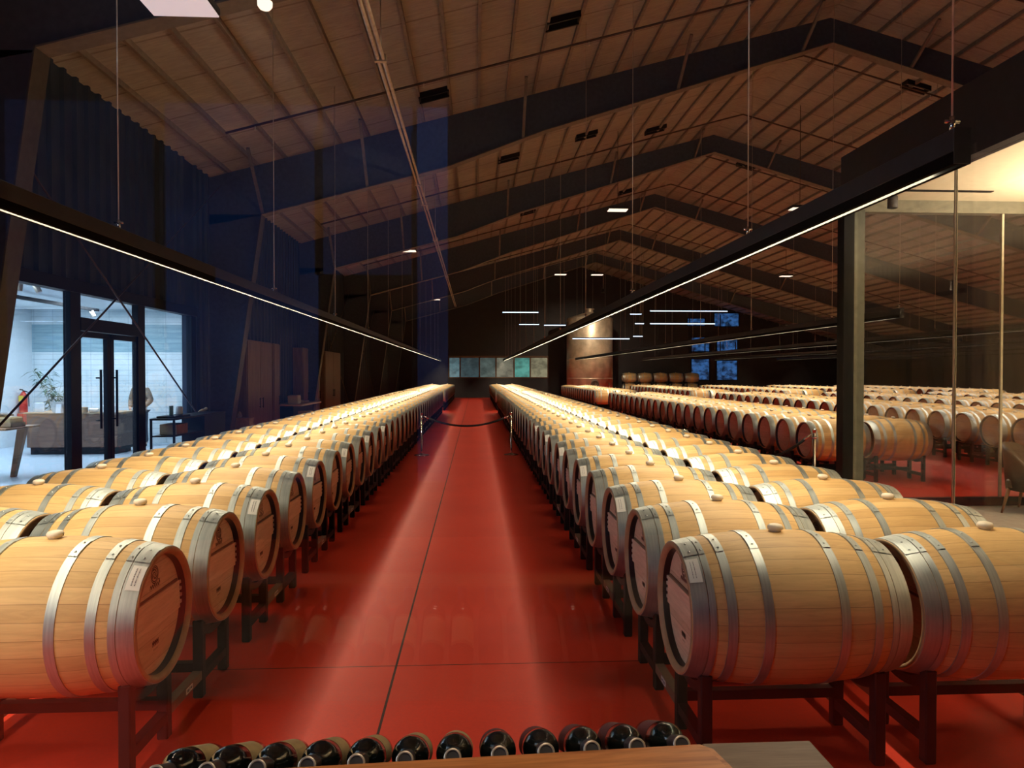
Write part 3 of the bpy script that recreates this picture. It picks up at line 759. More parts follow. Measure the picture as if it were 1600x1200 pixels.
ts = thing('added_tank_spotlight', 'added spotlight brightening the steel tank from in front', 'spotlight', (7.6, 42.0, 6.6))  # fixture and its lamp are added to brighten the tank
MB().lathe([(0, -.12), (.09, -.12), (.10, .1), (0, .12)], 16).obj('housing', M['black_metal'], ts); MB().tube([(0, 0, .1), (0, 0, roof(7.6) - 6.62)], .01, 5).obj('stem', M['cable'], ts)
area('tank_fill_lamp', (7.6, 42.0, 6.45), .15, .15, 130, (1.0, .80, .55), rot=(radians(50), 0, 0), spread=90)
# cool glowing strips built as hanging tubes far down the hall
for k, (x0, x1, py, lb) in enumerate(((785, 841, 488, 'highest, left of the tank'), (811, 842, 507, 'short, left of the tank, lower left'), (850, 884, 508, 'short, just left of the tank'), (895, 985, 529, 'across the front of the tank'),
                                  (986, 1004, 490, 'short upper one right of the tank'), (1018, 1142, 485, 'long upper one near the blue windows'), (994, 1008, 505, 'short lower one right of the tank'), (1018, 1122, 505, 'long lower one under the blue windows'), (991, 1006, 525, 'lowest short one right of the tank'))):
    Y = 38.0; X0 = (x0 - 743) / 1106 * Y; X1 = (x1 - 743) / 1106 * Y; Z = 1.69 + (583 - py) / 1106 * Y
    t = thing('glow_strip', 'cool white linear glowing strip far down the hall, ' + lb, 'lamp', ((X0 + X1) / 2, Y, Z), 'far linear glowing strips'); h = (X1 - X0) / 2
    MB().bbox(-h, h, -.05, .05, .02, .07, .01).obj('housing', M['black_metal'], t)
    MB().tube([(-h, 0, 0), (h, 0, 0)], .022, 8).obj('tube', M['cool_glow'], t)
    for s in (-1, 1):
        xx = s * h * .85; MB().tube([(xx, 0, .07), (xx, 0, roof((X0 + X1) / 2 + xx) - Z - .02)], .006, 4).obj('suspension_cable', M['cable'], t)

# ------------------------------------------------------------------ stanchions and rope
def stanchion(x, y, label, h=.93):
    t = thing('stanchion', label, 'stanchion', (x, y, FZ), 'chrome rope stanchions')
    MB().lathe([(0, 0), (.16, 0), (.165, .012), (.13, .022), (.05, .035), (.028, .05), (0, .05)], 32).obj('base', M['chrome'], t)
    MB().lathe([(.024, .04), (.024, h), (0, h)], 16).obj('post', M['chrome'], t)
    MB().lathe([(.024, h - .14), (.045, h - .13), (.045, h - .115), (.026, h - .11), (.026, h - .02), (.034, h - .015), (.034, h), (0, h + .004)], 20).obj('cap', M['chrome'], t)
    return t
stanchion(-1.17, 15.4, 'chrome stanchion left of the red aisle, holding the rope'); stanchion(.77, 15.4, 'chrome stanchion right of the red aisle, holding the rope')
stanchion(5.20, 10.62, 'chrome stanchion standing left of the black post', .92)
def rope(p, q, sag, label):
    t = thing('barrier_rope', label, 'rope', p, 'barrier ropes'); d = Vector(q) - Vector(p); pts = []
    for i in range(17):
        s = i / 16; pts.append((d.x * s, d.y * s, d.z * s - sag * 4 * s * (1 - s)))
    MB().tube(pts[1:-1], .022, 8).obj('rope_body', M['rope'], t)
    for a, b in ((pts[0], pts[1]), (pts[-1], pts[-2])): MB().tube([a, b], [.010, .024], 8).obj('hook_end', M['chrome'], t)
rope((-1.13, 15.4, .76), (.73, 15.4, .76), .22, 'black rope sagging across the red aisle between two stanchions')
rope((5.16, 10.62, .76), (3.25, 10.68, .76), .42, 'black rope sagging left from the stanchion by the black post')
stanchion(3.21, 10.68, 'chrome stanchion hidden behind the right barrel block', .92)

# ------------------------------------------------------------------ left glazing
GX = -5.55
t = struct(MB().box(GX - .08, GX + .08, 7.95, 14.25, 2.80, 2.97).box(GX - .06, GX + .06, 10.17, 11.87, 2.29, 2.47).obj('door_1', M['black_metal']))
for y0, y1 in ((7.95, 8.1), (9.93, 10.18), (11.86, 12.10), (14.03, 14.25)): MB().box(GX - .05, GX + .05, y0, y1, 0, 2.82).obj('jamb', M['black_metal'], t)
for y0, y1, z0, z1, nm in ((8.1, 9.9, 0.04, 2.8, 'pane'), (12.16, 14.03, .04, 2.8, 'pane'), (10.18, 11.86, 2.47, 2.8, 'pane')): MB().box(GX - .006, GX + .006, y0, y1, z0, z1).obj(nm, M['glass'], t)
for a, b, hy in ((10.18, 11.01, 10.60), (11.03, 11.86, 11.06)):
    d = MB()
    for y0, y1 in ((a, a + (.09 if a > 11 else .04)), (b - (.04 if a > 11 else .09), b)): d.box(GX - .03, GX + .03, y0, y1, .01, 2.28)
    d.box(GX - .03, GX + .03, a, b, .01, .12); d.box(GX - .03, GX + .03, a, b, 2.2, 2.28)
    dd = d.obj('door_leaf', M['black_metal'], t)
    MB().box(GX - .005, GX + .005, a + .07, b - .07, .12, 2.2).obj('pane', M['glass'], dd)
    MB().tube([(GX + .10, hy, .88), (GX + .10, hy, 1.74)], .018, 8).tube([(GX + .03, hy, 1.0), (GX + .10, hy, 1.0)], .012, 6).tube([(GX + .03, hy, 1.62), (GX + .10, hy, 1.62)], .012, 6).obj('pull_handle', M['black_metal'], dd)

# ------------------------------------------------------------------ reception room behind the left glazing
struct(MB().box(-15, XL - .2, 5.0, 18.7, -.2, FZ + .002).obj('floor', M['pale_floor']))
struct(MB().box(-15, XL - .15, 5.0, 18.7, 3.3, 3.4).obj('ceiling', M['white']))
struct(MB().box(-11.2, XL - .15, 18.5, 18.7, 0, 3.3).obj('wall_back', M['gblock']))
struct(MB().box(-11.4, -11.2, 11.5, 18.7, 0, 3.3).obj('wall_side', M['white']))
struct(MB().box(-15, -11.2, 11.4, 11.5, 0, 3.3).obj('wall_side', M['white'])); struct(MB().box(-15, -14.8, 5, 11.5, 0, 3.3).obj('wall_side', M['white']))
struct(MB().box(-15, XL - .15, 4.9, 5.0, 0, 3.3).obj('wall_front', M['white']))
for (p, q, lb) in (((-7.1, 8.5, 3.17), (-7.1, 15.5, 3.17), 'dark ceiling track in the reception, nearer the glass doors'), ((-8.9, 9.5, 3.17), (-8.9, 17.2, 3.17), 'dark ceiling track in the reception, over the desk')):
    tag(MB().tube([p, q], .035, square=True).obj('light_track', M['black_metal']), lb, 'light track', 'reception light tracks')
    for s in range(3): MB().tube([(p[0], p[1] + 1 + 2.5 * s, 3.2), (p[0], p[1] + 1 + 2.5 * s, 3.3)], .01, 5).obj('track_hanger', M['black_metal'], bpy.data.objects[C.objects[-1].name] if False else None) if False else None
def spot(x, y, tilt, lb):
    t = thing('track_spotlight', lb, 'spotlight', (x, y, 3.14), 'track spotlights'); t.rotation_euler = (0, tilt, 0)
    MB().lathe([(0, -.17), (.04, -.17), (.045, -.16), (.045, -.02), (.02, 0), (0, 0)], 16).obj('housing', M['pipe'], t)
    MB().disc((0, 0, -.172), .036, (0, 0, -1), 16).obj('lens', M['paper'], t)
spot(-7.1, 11.45, .1, 'leftmost silver track spotlight behind the glass doors'); spot(-7.1, 11.8, -.5, 'second silver track spotlight from left behind the glass doors')
spot(-8.9, 16.4, .3, 'third silver track spotlight from left behind the glass doors'); spot(-8.9, 16.9, -.5, 'rightmost silver track spotlight behind the glass doors')
# desk
t = thing('reception_desk', 'walnut panelled reception desk behind the glass doors', 'desk', (0, 0, 0)); t.location = (-8.83, 16.35, 0)
MB().bbox(-.96, .97, -.40, .40, .06, .80, .01).obj('body', M['walnut'], t)
MB().bbox(-1.0, 1.0, -.44, .44, .80, .83, .006).obj('desk_top', M['card'], t)
MB().box(-.90, .90, -.36, .36, .0, .06).obj('plinth', M['black_metal'], t)
# things on the desk
def small(name, mb, mat, label, cat, loc, group=None): 
    o = mb.obj(name, mat, None, loc); return tag(o, label, cat, group)
small('tablet', MB().bbox(-.10, .10, -.02, .02, 0, .21, .008), M['paper'], 'pale tablet standing at the left end of the reception desk', 'tablet', (-9.60, 16.1, .83))
lt = thing('laptop', 'open grey laptop on the reception desk beside the plant', 'laptop', (-9.0, 15.95, .83))
MB().bbox(-.17, .17, -.12, .12, 0, .018, .004).obj('keyboard_base', M['cable'], lt)
MB().prism([(-.12, .018), (-.20, .24), (-.21, .24), (-.135, .018)], -.17, .17, 'X').obj('screen', M['cable'], lt)
small('phone_stand', MB().prism([(0, 0), (.10, 0), (.06, .19), (.02, .19)], -.05, .05, 'X'), M['paper'], 'small white stand in front of the laptop', 'stand', (-8.95, 15.65, .83))
small('desk_box', MB().bbox(-.12, .12, -.1, .1, 0, .12, .01), M['card'], 'small brown box on the reception desk right of the left door post', 'box', (-8.62, 15.9, .83))
small('card_reader', MB().bbox(-.11, .11, -.08, .08, 0, .09, .02), M['cable'], 'grey card reader in the middle of the reception desk', 'card reader', (-8.35, 16.0, .83))
small('paper_bag', MB().bbox(-.16, .16, -.07, .07, 0, .16, .02), M['paper'], 'white paper bag on the desk behind the door handles', 'bag', (-8.02, 15.95, .83))
# plant
pl = thing('potted_bamboo', 'tall thin-leaved potted bamboo beside the reception desk', 'plant', (-10.0, 17.3, 0))
MB().lathe([(0, 0), (.16, 0), (.2, .4), (.18, .4), (.17, .36), (0, .36)], 24).obj('pot', M['pot'], pl)
rr = random.Random(5); st = MB(); lf = MB()
for i in range(9):
    a = rr.uniform(0, 6.28); h = rr.uniform(1.2, 2.0); lx = rr.uniform(-.05, .05); bx_, by_ = cos(a) * rr.uniform(.15, .5), sin(a) * .3
    pts = [(lx + bx_ * (s / 6) ** 2, by_ * (s / 6) ** 2, .36 + (h - .36) * s / 6) for s in range(7)]
    st.tube(pts, [.009 - .001 * s for s in range(7)], 5)
    for k in range(20):
        s = rr.uniform(.35, 1) * 6; i0 = min(5, int(s)); p = Vector(pts[i0]).lerp(Vector(pts[i0 + 1]), s - i0)
        az = rr.uniform(0, 6.28); L = rr.uniform(.2, .38); d = Vector((cos(az), sin(az), rr.uniform(-.5, .5))).normalized(); sd = d.cross(Vector((0, 0, 1))).normalized() * .022
        q = p + d * L * .5 + Vector((0, 0, .02)); e = p + d * L - Vector((0, 0, .05))
        lf.add([p, q + sd, e, q - sd, q + Vector((0, 0, .006))], [(0, 1, 4), (1, 2, 4), (2, 3, 4), (3, 0, 4)])
st.obj('stems', M['stem'], pl); lf.obj('leaves', M['leaf'], pl)
# extinguisher
ex = thing('fire_extinguisher', 'red fire extinguisher with yellow tag on the white reception wall', 'fire extinguisher', (-11.02, 18.0, .75)); ex.location = (-11.08, 17.95, .72)
MB().lathe([(0, 0), (.085, 0), (.09, .03), (.09, .42), (.05, .48), (.03, .52), (0, .52)], 20).obj('cylinder', M['red'], ex)
MB().tube([(0, 0, .52), (0, -.03, .56), (.0, -.13, .57)], .015, 6).tube([(0, 0, .54), (.12, 0, .50), (.13, 0, .15)], .012, 6).obj('valve_hose', M['black_metal'], ex)
MB().bbox(-.06, .06, -.10, -.088, .28, .42, .004).obj('yellow_tag', M['yellow'], ex)
small('extinguisher_cabinet', MB().bbox(-.13, .02, -.1, .1, .42, .70, .01), M['red'], 'red box under the fire extinguisher by the reception desk', 'box', (-11.05, 17.95, 0))
# low oak table with crate of bottles, cut by the left edge
tb = thing('display_table', 'brown wooden table with slanted legs at the left edge', 'table', (-8.25, 12.2, 0))
MB().bbox(-1.2, .72, -.45, .45, .76, .80, .01).obj('table_top', M['legwood'], tb)
for s in (-1, 1): MB().prism([(.40, .76), (.54, .76), (.34, 0), (.27, 0)], s * .38 - .04, s * .38 + .04).obj('leg', M['legwood'], tb)
for s in (-1, 1): MB().prism([(-1.0, .76), (-.86, .76), (-.7, 0), (-.8, 0)], s * .38 - .04, s * .38 + .04).obj('leg', M['legwood'], tb)
cr = thing('wooden_crate', 'pale wooden wine crate filled with straw on the left table', 'crate', (-7.95, 12.1, .80))
m = MB(); m.box(-.4, .4, -.18, .18, 0, .015)
for a in ((-.4, .4, -.18, -.165), (-.4, .4, .165, .18), (-.4, -.385, -.18, .18), (.385, .4, -.18, .18)): m.box(a[0], a[1], a[2], a[3], 0, .075)
m.obj('crate_box', M['card'], cr); MB().bbox(-.38, .38, -.16, .16, .02, .165, .02).obj('straw', M['strapping'], cr)
for i in range(3):
    small('wine_bottle', MB().lathe([(0, -.15), (.037, -.15), (.037, .04), (.015, .09), (.015, .15), (0, .15)], 16, 'X'), M['bottle'], 'dark bottle lying in the straw of the left crate, %s' % ['leftmost', 'middle', 'rightmost'][i], 'bottle', (-8.15 + i * .2, 12.05 + (i % 2) * .05, 1.0), 'bottles in the straw crate')

# person behind the door, mostly hidden by the post
def skin_body(name, verts, edges, radii, mat, parent, sub=2):
    me = bpy.data.meshes.new(name); me.from_pydata(verts, edges, []); me.update()
    o = link(name, me, parent); me.materials.append(mat)
    md = o.modifiers.new('skin', 'SKIN'); md.use_smooth_shade = True
    for i, r in enumerate(radii):
        v = me.skin_vertices[0].data[i]; v.radius = r if isinstance(r, tuple) else (r, r); v.use_root = (i == 0)
    s = o.modifiers.new('sub', 'SUBSURF'); s.levels = sub; s.render_levels = sub
    dg = bpy.context.evaluated_depsgraph_get(); dg.update(); em = bpy.data.meshes.new_from_object(o.evaluated_get(dg)); o.modifiers.clear(); o.data = em
    for p in em.polygons: p.use_smooth = True
    if not em.materials: em.materials.append(mat)
    return o
pp = thing('person', 'person in a tan jacket and cap standing behind the glass door post', 'person', (-8.12, 17.6, FZ), None, radians(-20))
pp.scale = (1.13, 1.06, 1.04)
# body: one continuous surface (head, torso, legs) in skin, clothes as children shells
V = [(0, 0, .86), (0, .0, 1.05), (0, 0, 1.25), (0, 0, 1.36), (0, -.01, 1.42), (0, -.02, 1.50), (0, -.02, 1.56),
     (.09, 0, .80), (.11, -.01, .45), (.12, .02, .08), (.13, -.12, .04), (-.09, 0, .80), (-.11, -.01, .45), (-.12, .02, .08), (-.13, -.12, .04),
     (.17, 0, 1.33), (.27, .02, 1.08), (.17, -.12, .90), (.12, -.15, .86), (-.17, 0, 1.33), (-.27, .02, 1.08), (-.17, -.12, .90), (-.12, -.15, .86)]
E_ = [(0, 1), (1, 2), (2, 3), (3, 4), (4, 5), (5, 6), (0, 7), (7, 8), (8, 9), (9, 10), (0, 11), (11, 12), (12, 13), (13, 14), (2, 15), (15, 16), (16, 17), (17, 18), (2, 19), (19, 20), (20, 21), (21, 22)]
R_ = [(.12, .09), (.12, .09), (.13, .09), (.06, .055), .045, (.068, .082), (.06, .07), .075, .052, .035, .035, .075, .052, .035, .035, .05, .04, .028, .03, .05, .04, .028, .03]
body = skin_body('body', V, E_, R_, M['skin'], pp)
skin_body('jacket', [(0, 0, .88), (0, 0, 1.05), (0, 0, 1.27), (.0, 0, 1.36), (.17, 0, 1.33), (.27, .02, 1.08), (.17, -.11, .92), (-.17, 0, 1.33), (-.27, .02, 1.08), (-.17, -.11, .92)],
          [(0, 1), (1, 2), (2, 3), (2, 4), (4, 5), (5, 6), (2, 7), (7, 8), (8, 9)], [(.15, .11), (.15, .11), (.16, .11), (.08, .07), .072, .062, .045, .072, .062, .045], M['jacket'], pp)
skin_body('vest', [(0, -.045, .88), (0, -.05, 1.1), (0, -.045, 1.33)], [(0, 1), (1, 2)], [(.11, .085), (.115, .085), (.075, .06)], M['vest'], pp)
skin_body('trousers', [(0, 0, .88), (.09, 0, .78), (.11, -.01, .45), (.12, .02, .09), (-.09, 0, .78), (-.11, -.01, .45), (-.12, .02, .09)],
          [(0, 1), (1, 2), (2, 3), (0, 4), (4, 5), (5, 6)], [(.135, .105), .092, .068, .055, .092, .068, .055], M['trousers'], pp)
for s in (-1, 1):
    skin_body('shoe', [(s * .12, .03, .05), (s * .125, -.08, .045), (s * .13, -.17, .035)], [(0, 1), (1, 2)], [.048, .046, .034], M['shoe'], pp, 1)
    for k in range(4):
        skin_body('finger', [(s * (.125 - .012 * k), -.16, .875 - .006 * k), (s * (.10 - .012 * k), -.185, .855 - .006 * k), (s * (.075 - .01 * k), -.18, .835)], [(0, 1), (1, 2)], [.010, .009, .007], M['skin'], body, 1)
    skin_body('thumb', [(s * .14, -.16, .90), (s * .12, -.19, .90), (s * .10, -.20, .885)], [(0, 1), (1, 2)], [.011, .010, .008], M['skin'], body, 1)
    MB().lathe([(0, .004), (.010, .003), (.010, -.003), (0, -.004)], 10, 'Y', (s * .028, -.088, 1.525)).obj('eye', M['eye'], body)
    skin_body('ear', [(s * .072, -.01, 1.53), (s * .078, -.005, 1.50)], [(0, 1)], [.012, .009], M['skin'], body, 1)
skin_body('nose', [(0, -.095, 1.52), (0, -.112, 1.495)], [(0, 1)], [.010, .013], M['skin'], body, 1)
MB().bbox(-.024, .024, -.104, -.094, 1.462, 1.470, .002).obj('mouth', M['lip'], body)
MB().lathe([(.079, 1.545), (.080, 1.58), (.062, 1.625), (0, 1.64)], 20, 'Z', (0, -.015, 0)).obj('cap', M['cap'], pp)
MB().prism([(-.06, -.085), (.06, -.085), (.045, -.165), (0, -.18), (-.045, -.165)], 1.55, 1.556, 'Z').obj('cap_brim', M['cap'], pp)
MB().lathe([(.078, 1.49), (.081, 1.52), (.080, 1.55)], 16, 'Z', (0, -.01, 0), a0=radians(10), a1=radians(170)).obj('hair', M['hair'], pp)

# black console table along the left wall
ct = thing('console_table', 'black metal console table in front of the left wall and glazing', 'table', (-5.02, 12.55, 0))
MB().bbox(-.2, .2, -.95, 1.35, .93, .96, .005).obj('table_top', M['black_metal'], ct)
for sx in (-.18, .18):
    for sy in (-.93, 1.33): MB().box(sx - .015, sx + .015, sy - .015, sy + .015, 0, .93).obj('leg', M['black_metal'], ct)
MB().bbox(-.18, .18, -.93, 1.33, .66, .68, .004).obj('shelf', M['black_metal'], ct)
MB().bbox(-.2, .2, .3, 1.34, .35, .93, .004).obj('cabinet_box', M['black_metal'], ct)
small('cardboard_box', MB().bbox(-.14, .14, -.22, .22, 0, .17, .006), M['card'], 'brown cardboard box on the console table shelf', 'box', (-5.02, 12.05, .68))
small('serving_tray', MB().bbox(-.15, .15, -.32, .32, 0, .03, .01), M['black_metal'], 'black tray on the console table', 'tray', (-5.02, 12.05, .96))
small('table_sign', MB().bbox(-.006, .006, -.07, .07, 0, .16, .002), M['teal'], 'small dark teal sign standing on the console table tray', 'sign', (-5.02, 12.0, .99 + .07))
bpy.data.objects[C.objects[-1].name].location = (-5.02, 11.95, .99)
small('glass_jar', MB().lathe([(0, 0), (.05, 0), (.055, .02), (.055, .12), (.04, .14), (0, .14)], 16), M['paper'], 'pale jar on the console table tray', 'jar', (-5.0, 12.22, .99))
small('driftwood', MB().tube([(0, -.2, .03), (.02, -.08, .05), (-.01, .04, .04), (.01, .14, .07), (0, .2, .05)], [.012, .03, .02, .03, .01], 7), M['bone'], 'pale driftwood ornament on the console table', 'ornament', (-5.02, 13.3, .96))
# bench and crates
bn = thing('low_bench', 'black low bench by the second column against the left wall', 'bench', (-5.0, 15.55, 0)); 
MB().bbox(-.2, .2, -.3, .9, .44, .48, .005).obj('seat', M['black_metal'], bn)
for sx in (-.16, .16):
    for sy in (-.26, .84): MB().box(sx - .02, sx + .02, sy - .02, sy + .02, 0, .44).obj('leg', M['black_metal'], bn)
small('wine_box', MB().bbox(-.17, .17, -.16, .16, 0, .25, .006), M['card'], 'brown wine box on the low bench by the second column', 'box', (-4.99, 15.5, .48))
small('ornament', MB().lathe([(0, 0), (.045, 0), (.05, .05), (.02, .12), (0, .14)], 12), M['bone'], 'small pale figure on the wine box by the second column', 'ornament', (-5.07, 15.5, .73))
# tall brown panels along the left wall
PAN = [(16.45, 18.4), (18.58, 19.12), (21.7, 22.33), (23.05, 23.98), (24.8, 27.55)]
for k, (a, b) in enumerate(PAN):
    t = thing('tall_cupboard', 'tall brown wooden cupboard against the left wall, %s from the glass doors' % ordn(k + 1), 'cupboard', (-5.36, (a + b) / 2, 0), 'tall cupboards on the left wall'); h = (b - a) / 2
    MB().bbox(-.16, .14, -h, h, 0, 2.46, .008).obj('carcass', M['walnut_z'], t)
    n = 2 if h > .7 else 1
    if k == 4: n = 2
    for j in range(n):
        y0 = -h + .02 + j * (2 * h - .02) / n; y1 = -h + .02 + (j + 1) * (2 * h - .02) / n - .02
        d = MB().bbox(.14, .162, y0, y1, .08, 2.44, .004).obj('door', M['walnut_z'], t)
        hy = y1 - .1 if j == 0 else y0 + .1
        MB().tube([(.19, hy, .85), (.19, hy, 1.1)], .010, 6).tube([(.16, hy, .88), (.19, hy, .88)], .007, 5).tube([(.16, hy, 1.07), (.19, hy, 1.07)], .007, 5).obj('handle', M['black_metal'], d)
t = thing('service_counter', 'white topped counter between the tall cupboards on the left', 'counter', (-5.1, 20.4, 0))
MB().bbox(-.3, .45, -1.15, 1.2, .80, .85, .006).obj('counter_top', M['marble'], t); MB().bbox(-.3, .2, -1.1, 1.15, 0, .80, .006).obj('counter_body', M['black_metal'], t)
small('coffee_machine', MB().bbox(-.14, .14, -.18, .18, 0, .24, .02), M['paper'], 'white box shaped machine on the white counter at left', 'machine', (-4.95, 19.6, .85))
small('cardboard_box', MB().bbox(-.17, .17, -.17, .17, 0, .32, .006), M['card'], 'brown carton stacked below the white counter at left', 'box', (-4.72, 19.9, .32))
small('cardboard_box', MB().bbox(-.17, .17, -.17, .17, 0, .32, .006), M['card'], 'brown carton on the floor under another, below the white counter', 'box', (-4.72, 19.9, 0))
small('folded_cloth', MB().bbox(-.12, .12, -.25, .25, 0, .06, .02), M['paper'], 'folded white cloth on the white counter at left', 'cloth', (-4.95, 20.6, .85))

# ------------------------------------------------------------------ lounge at right: glass box with corner post
WX, WY = 5.0, 9.17
struct(MB().box(WX, 13.0, -3, WY, -.2, FZ + .004).obj('floor', M['sconc']))
struct(MB().box(WX, 13.0, -3, WY + .1, 3.98, 4.08).obj('ceiling', M['cream']))
struct(MB().box(WX - .12, WX + .06, -3, WY + .1, 3.84, 4.57).obj('trim_91', M['rail']))
struct(MB().box(WX + .06, 13, WY - .04, WY + .10, 3.82, 4.57).obj('trim_92', plain('olive grey header', (.20, .19, .14), .5)))
struct(MB().box(13.0, 13.2, -3, WY, FZ, 4.0).obj('wall_lounge', M['cream'])); struct(MB().box(WX, 13.2, -3.2, -3.0, FZ, 4.0).obj('wall_lounge', M['cream']))
struct(MB().box(WX - .16, WX - .02, WY - .07, WY + .10, FZ, 3.84).obj('trim_93', M['black_metal']))
struct(MB().box(WX - .02, WX + .12, WY - .07, WY + .10, FZ, 3.84).obj('trim_94', plain('grey green post face', (.12, .13, .105), .4)))
wn = struct(MB().box(WX + .1, 13.0, WY - .03, WY + .05, FZ, .02).obj('window_8', M['black_metal']))
for k, (x0, x1) in enumerate(((WX + .12, 7.04), (7.07, 8.9), (8.93, 10.5), (10.53, 12.9))):
    MB().box(x0, x1, WY, WY + .012, .02, 3.82).obj('pane', M['lglass'], wn)
    if k: MB().box(x0 - .03, x0, WY - .01, WY + .02, .02, 3.82).obj('glass_joint', M['joint'], wn)
wn = struct(MB().box(WX - .03, WX + .03, -3, WY - .1, FZ, .0).obj('window_9', M['black_metal']))
ys = [-2.9, -.9, 1.1, 3.1, 5.13, 7.16, WY - .1]
for a, b in zip(ys, ys[1:]):
    MB().box(WX - .006, WX + .006, a + .012, b - .012, .0, 3.84).obj('pane', M['lglass'], wn)
    if b < WY - .2: MB().box(WX - .012, WX + .012, b - .012, b + .012, .0, 3.84).obj('glass_joint', M['joint'], wn)
for i in range(4):
    x = 5.3 + i * 1.9
    struct(MB().box(x, x + 1.2, 8.6, 8.66, 3.968, 3.982).obj('trim_%d' % (95 + i), M['black_metal']))
t = thing('track_spotlight', 'grey cylinder spotlight hanging under the cream lounge ceiling', 'spotlight', (5.25, 8.7, 3.98)); t.location = (5.25, 8.7, 3.98)
MB().tube([(0, 0, 0), (0, 0, -.06)], .01, 6).obj('stem', M['black_metal'], t)
MB().lathe([(0, -.06), (.055, -.06), (.06, -.07), (.06, -.21), (.05, -.215), (.045, -.20), (0, -.20)], 20).obj('housing', M['column'], t)
# unseen pendant and uplight added to brighten the lounge ceiling
t = thing('lounge_fill_pendant', 'added out-of-view pendant brightening the cream lounge ceiling', 'lamp', (7.3, 4.6, 2.9))
MB().bbox(-.04, .04, -3.5, 3.5, 0, .06, .006).obj('housing', M['black_metal'], t)
for s in (-3.2, 3.2): MB().tube([(0, s, .06), (0, s, 1.08)], .006, 5).obj('stem', M['cable'], t)
area('lounge_fill_uplight', (7.3, 4.6, 2.97), .07, 6.8, 700, (1.0, .80, .52), rot=(pi, 0, 0))
# tub chair
ch = thing('tub_chair', 'dark leather tub chair with tapered wooden legs at the right edge', 'chair', (7.12, 8.6, FZ), None, radians(35))
m = MB(); seg = 22; prof = []
outer = []
for i in range(seg + 1):
    a = radians(-20) + radians(220) * i / seg
    outer.append((cos(a), sin(a), .62 + .27 * max(0, sin(a * 1.0)) ** .8 if sin(a) > 0 else .62))
vs = []; 
for (cx_, sy_, h) in outer: vs += [(cx_ * .36, sy_ * .34, .30), (cx_ * .40, sy_ * .38, h - .05), (cx_ * .40, sy_ * .38, h), (cx_ * .33, sy_ * .31, h), (cx_ * .31, sy_ * .29, .40)]
fs = []
for i in range(seg):
    for j in range(4): a = i * 5 + j; fs.append((a, a + 5, a + 6, a + 1))
    fs.append((i * 5 + 4, i * 5 + 9, i * 5 + 5, i * 5))
fs += [(0, 1, 2, 3, 4), tuple(seg * 5 + j for j in (4, 3, 2, 1, 0))]
m.add(vs, fs, 0, True).obj('shell', M['leather'], ch)
MB().bbox(-.30, .30, -.36, .27, .30, .46, .04).obj('seat_cushion', M['leather'], ch)
for sx in (-1, 1):
    for sy in (-1, 1): MB().tube([(sx * .25, sy * .24, .32), (sx * .31, sy * .30, 0)], [.024, .012], 10).obj('leg', M['legwood'], ch)
small('side_cube', MB().bbox(-.3, .3, -.2, .2, 0, .34, .015), M['leather'], 'low black stool in front of the tub chair at the right edge', 'stool', (7.45, 7.8, FZ))

# ------------------------------------------------------------------ front glass, tasting room behind the camera
GY = 1.85
wn = struct(MB().box(XL, WX - .1, GY - .03, GY + .03, 0, .05).obj('window_10', M['black_metal']))
MB().box(XL, WX - .12, GY - .006, GY + .006, .05, 5.4).obj('pane', M['fglass'], wn)
BY = -4.0
mb = MB(); mb.box(XL, -5.0, BY - .2, BY, 0, 5.7); mb.box(-1.66, -.69, BY - .2, BY, 0, 2.75); mb.box(-.30, 13, BY - .2, BY, 0, 7.5); mb.box(-5.0, -.30, BY - .2, BY, 4.6, 7); mb.box(-5.0, -.3, BY - .2, BY, 0, .5)
struct(mb.obj('wall_behind', M['wallend']))
wn = struct(MB().box(-1.72, -1.66, BY - .1, BY, 2.75, 4.3).box(-.69, -.64, BY - .1, BY, 2.75, 4.3).box(-3.4, -3.34, BY - .1, BY, .5, 4.3).obj('window_11', M['black_metal']))
BLUE = (.05, .16, .56)
for x0, x1, z0, z1, st in ((-5.0, -3.4, .5, 4.6, .16), (-3.34, -1.72, .5, 4.6, .40), (-1.66, -.69, 2.75, 4.6, .30), (-.64, -.30, .5, 4.6, .5)):
    MB().box(x0, x1, BY - .16, BY - .14, z0, z1).obj('pane', dusk_mat('blue dusk sky', BLUE, st, .35, .3), wn)

wn = struct(MB().box(XL + .05, XL + .15, -.4, -.3, 1.2, 3.7).box(XL + .05, XL + .15, 1.1, 1.2, 1.2, 3.7).box(XL + .05, XL + .15, -.4, 1.2, 3.6, 3.7).box(XL + .05, XL + .15, -.4, 1.2, 1.2, 1.3).obj('window_12', M['black_metal']))  # invented window frame with glowing pane, added around the fill lamp
MB().box(XL + .06, XL + .08, -.3, 1.1, 1.3, 3.6).obj('pane', dusk_mat('added fill pane', (.6, .75, 1.0), 1.5, .3, .8), wn)

# wine bottles on the wooden display rack just in front of the camera
px = [(-.580 + .0893 * i) for i in range(12)]
def bottle_prof(): return [(0, .30), (.028, .30), (.036, .296), (.0375, .285), (.0375, .125), (.0365, .110), (.031, .094), (.022, .080), (.0165, .068), (.0145, .055), (.0145, .012), (.0155, .011), (.0155, 0.001), (.0125, 0), (.0118, .004), (0, .004)]
ME['bot'] = MB().lathe(bottle_prof()[:-2], 40, 'Y').mesh('glass_body', M['bottle'])
ME['foil'] = MB().lathe([(.0152, .07), (.0152, .013), (.0163, .012), (.0163, -.0015), (.0122, -.002)], 28, 'Y').mesh('capsule', M['foil'])
ME['cork'] = MB().disc((0, .0005, 0), .0125, (0, -1, 0), 20).mesh('cork', M['foil'])
ME['ring'] = MB().lathe([(.0125, -.0022), (.0150, -.003), (.0166, -.0015)], 28, 'Y').mesh('lip_ring', M['pipe'])
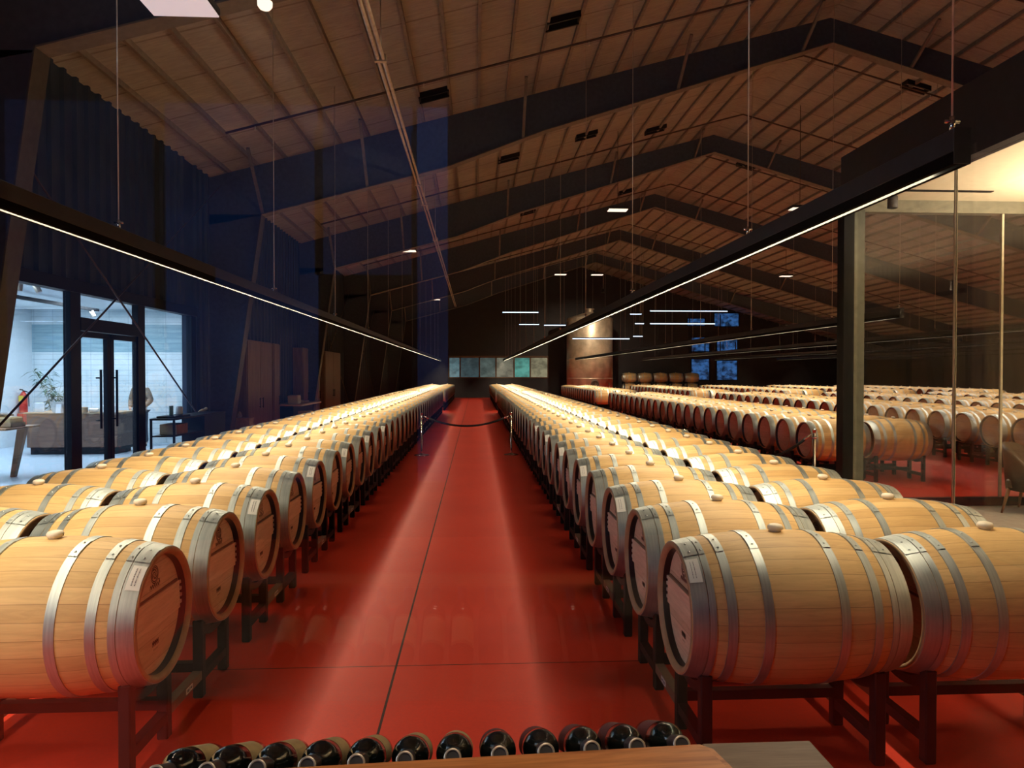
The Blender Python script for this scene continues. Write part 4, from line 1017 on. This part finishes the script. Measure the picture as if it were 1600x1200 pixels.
ME['lab0'] = MB().lathe([(.0379, .155), (.0379, .262)], 30, 'Y', a0=radians(-82), a1=radians(82)).mesh('bottle_label', M['blabel'])
ME['lab1'] = MB().lathe([(.0379, .155), (.0379, .262)], 30, 'Y', a0=radians(-82), a1=radians(82)).mesh('bottle_label', M['blabel_dark'])
names12 = ['leftmost', 'second from left', 'third from left', 'fourth from left', 'fifth from left', 'sixth from left', 'seventh from left', 'eighth from left', 'fourth from right', 'third from right', 'second from right', 'rightmost']
def edge_y(x): return 1.322 + .055 * x
for i in range(12):
    x = px[i]
    t = thing('wine_bottle', 'dark wine bottle lying neck first behind the front board, %s' % names12[i], 'bottle', (x, edge_y(x) + .012, .963), 'bottles on the front rack')
    t.rotation_euler = (radians(-25), 0, 0)
    g = link('glass_body', ME['bot'], t); link('capsule', ME['foil'], g); link('cork', ME['cork'], g); link('lip_ring', ME['ring'], g)
    o = link('bottle_label', ME['lab0'] if i < 7 else ME['lab1'], t); o.rotation_euler = (0, radians(30 if i < 7 else -30), 0)
    o['label'] = 'cream label' if i < 7 else 'dark maroon label'
rk_ = thing('bottle_rack', 'reddish wooden display board holding the bottles at the bottom edge', 'rack', (0, 1.322, 0), None, math.atan(.055))
m = MB()
m.prism([(-.95, -.16), (.44, -.16), (.47, -.12), (.455, -.02), (.435, 0), (-.95, 0)], .90, .968, 'Z'); m.obj('front_board', M['cherry'], rk_)
m = MB(); m.prism([(-.95, -.15), (.43, -.15), (.455, -.115), (.442, -.03), (.42, -.018), (-.95, -.018)], .968, .973, 'Z'); m.obj('moulding', M['cherry'], rk_)
m = MB().box(-.95, .44, .0, .34, -.02, 0); m.xf(Matrix.Translation((0, .05, .895)) @ Matrix.Rotation(radians(-23.5), 4, 'X')).obj('bottle_shelf', M['ash'], rk_)
for sx in (-.9, .40): MB().bbox(sx, sx + .03, -.12, .22, 0, .80, .006).obj('side_panel', M['cherry'], rk_)
tb = thing('side_shelf', 'grey brown wooden shelf beside the right end of the bottle board', 'shelf', (.47, 1.3, 0))
MB().bbox(.0, .235, -.25, .15, .89, .915, .004).obj('shelf_top', M['ash'], tb); MB().bbox(.01, .22, -.24, .14, 0, .89, .004).obj('shelf_body', M['ash'], tb)

# everything that stands on the hall floor reaches down to it
done = set(); bpy.context.view_layer.update()
for o in list(C.objects):
    if o.type != 'MESH' or o.data.name in done or abs(o.matrix_world.translation.z) > 1e-4 or abs(o.matrix_world.to_euler().x) > .01: continue
    done.add(o.data.name)
    for v in o.data.vertices:
        if abs(v.co.z) < 1e-4: v.co.z = FZ
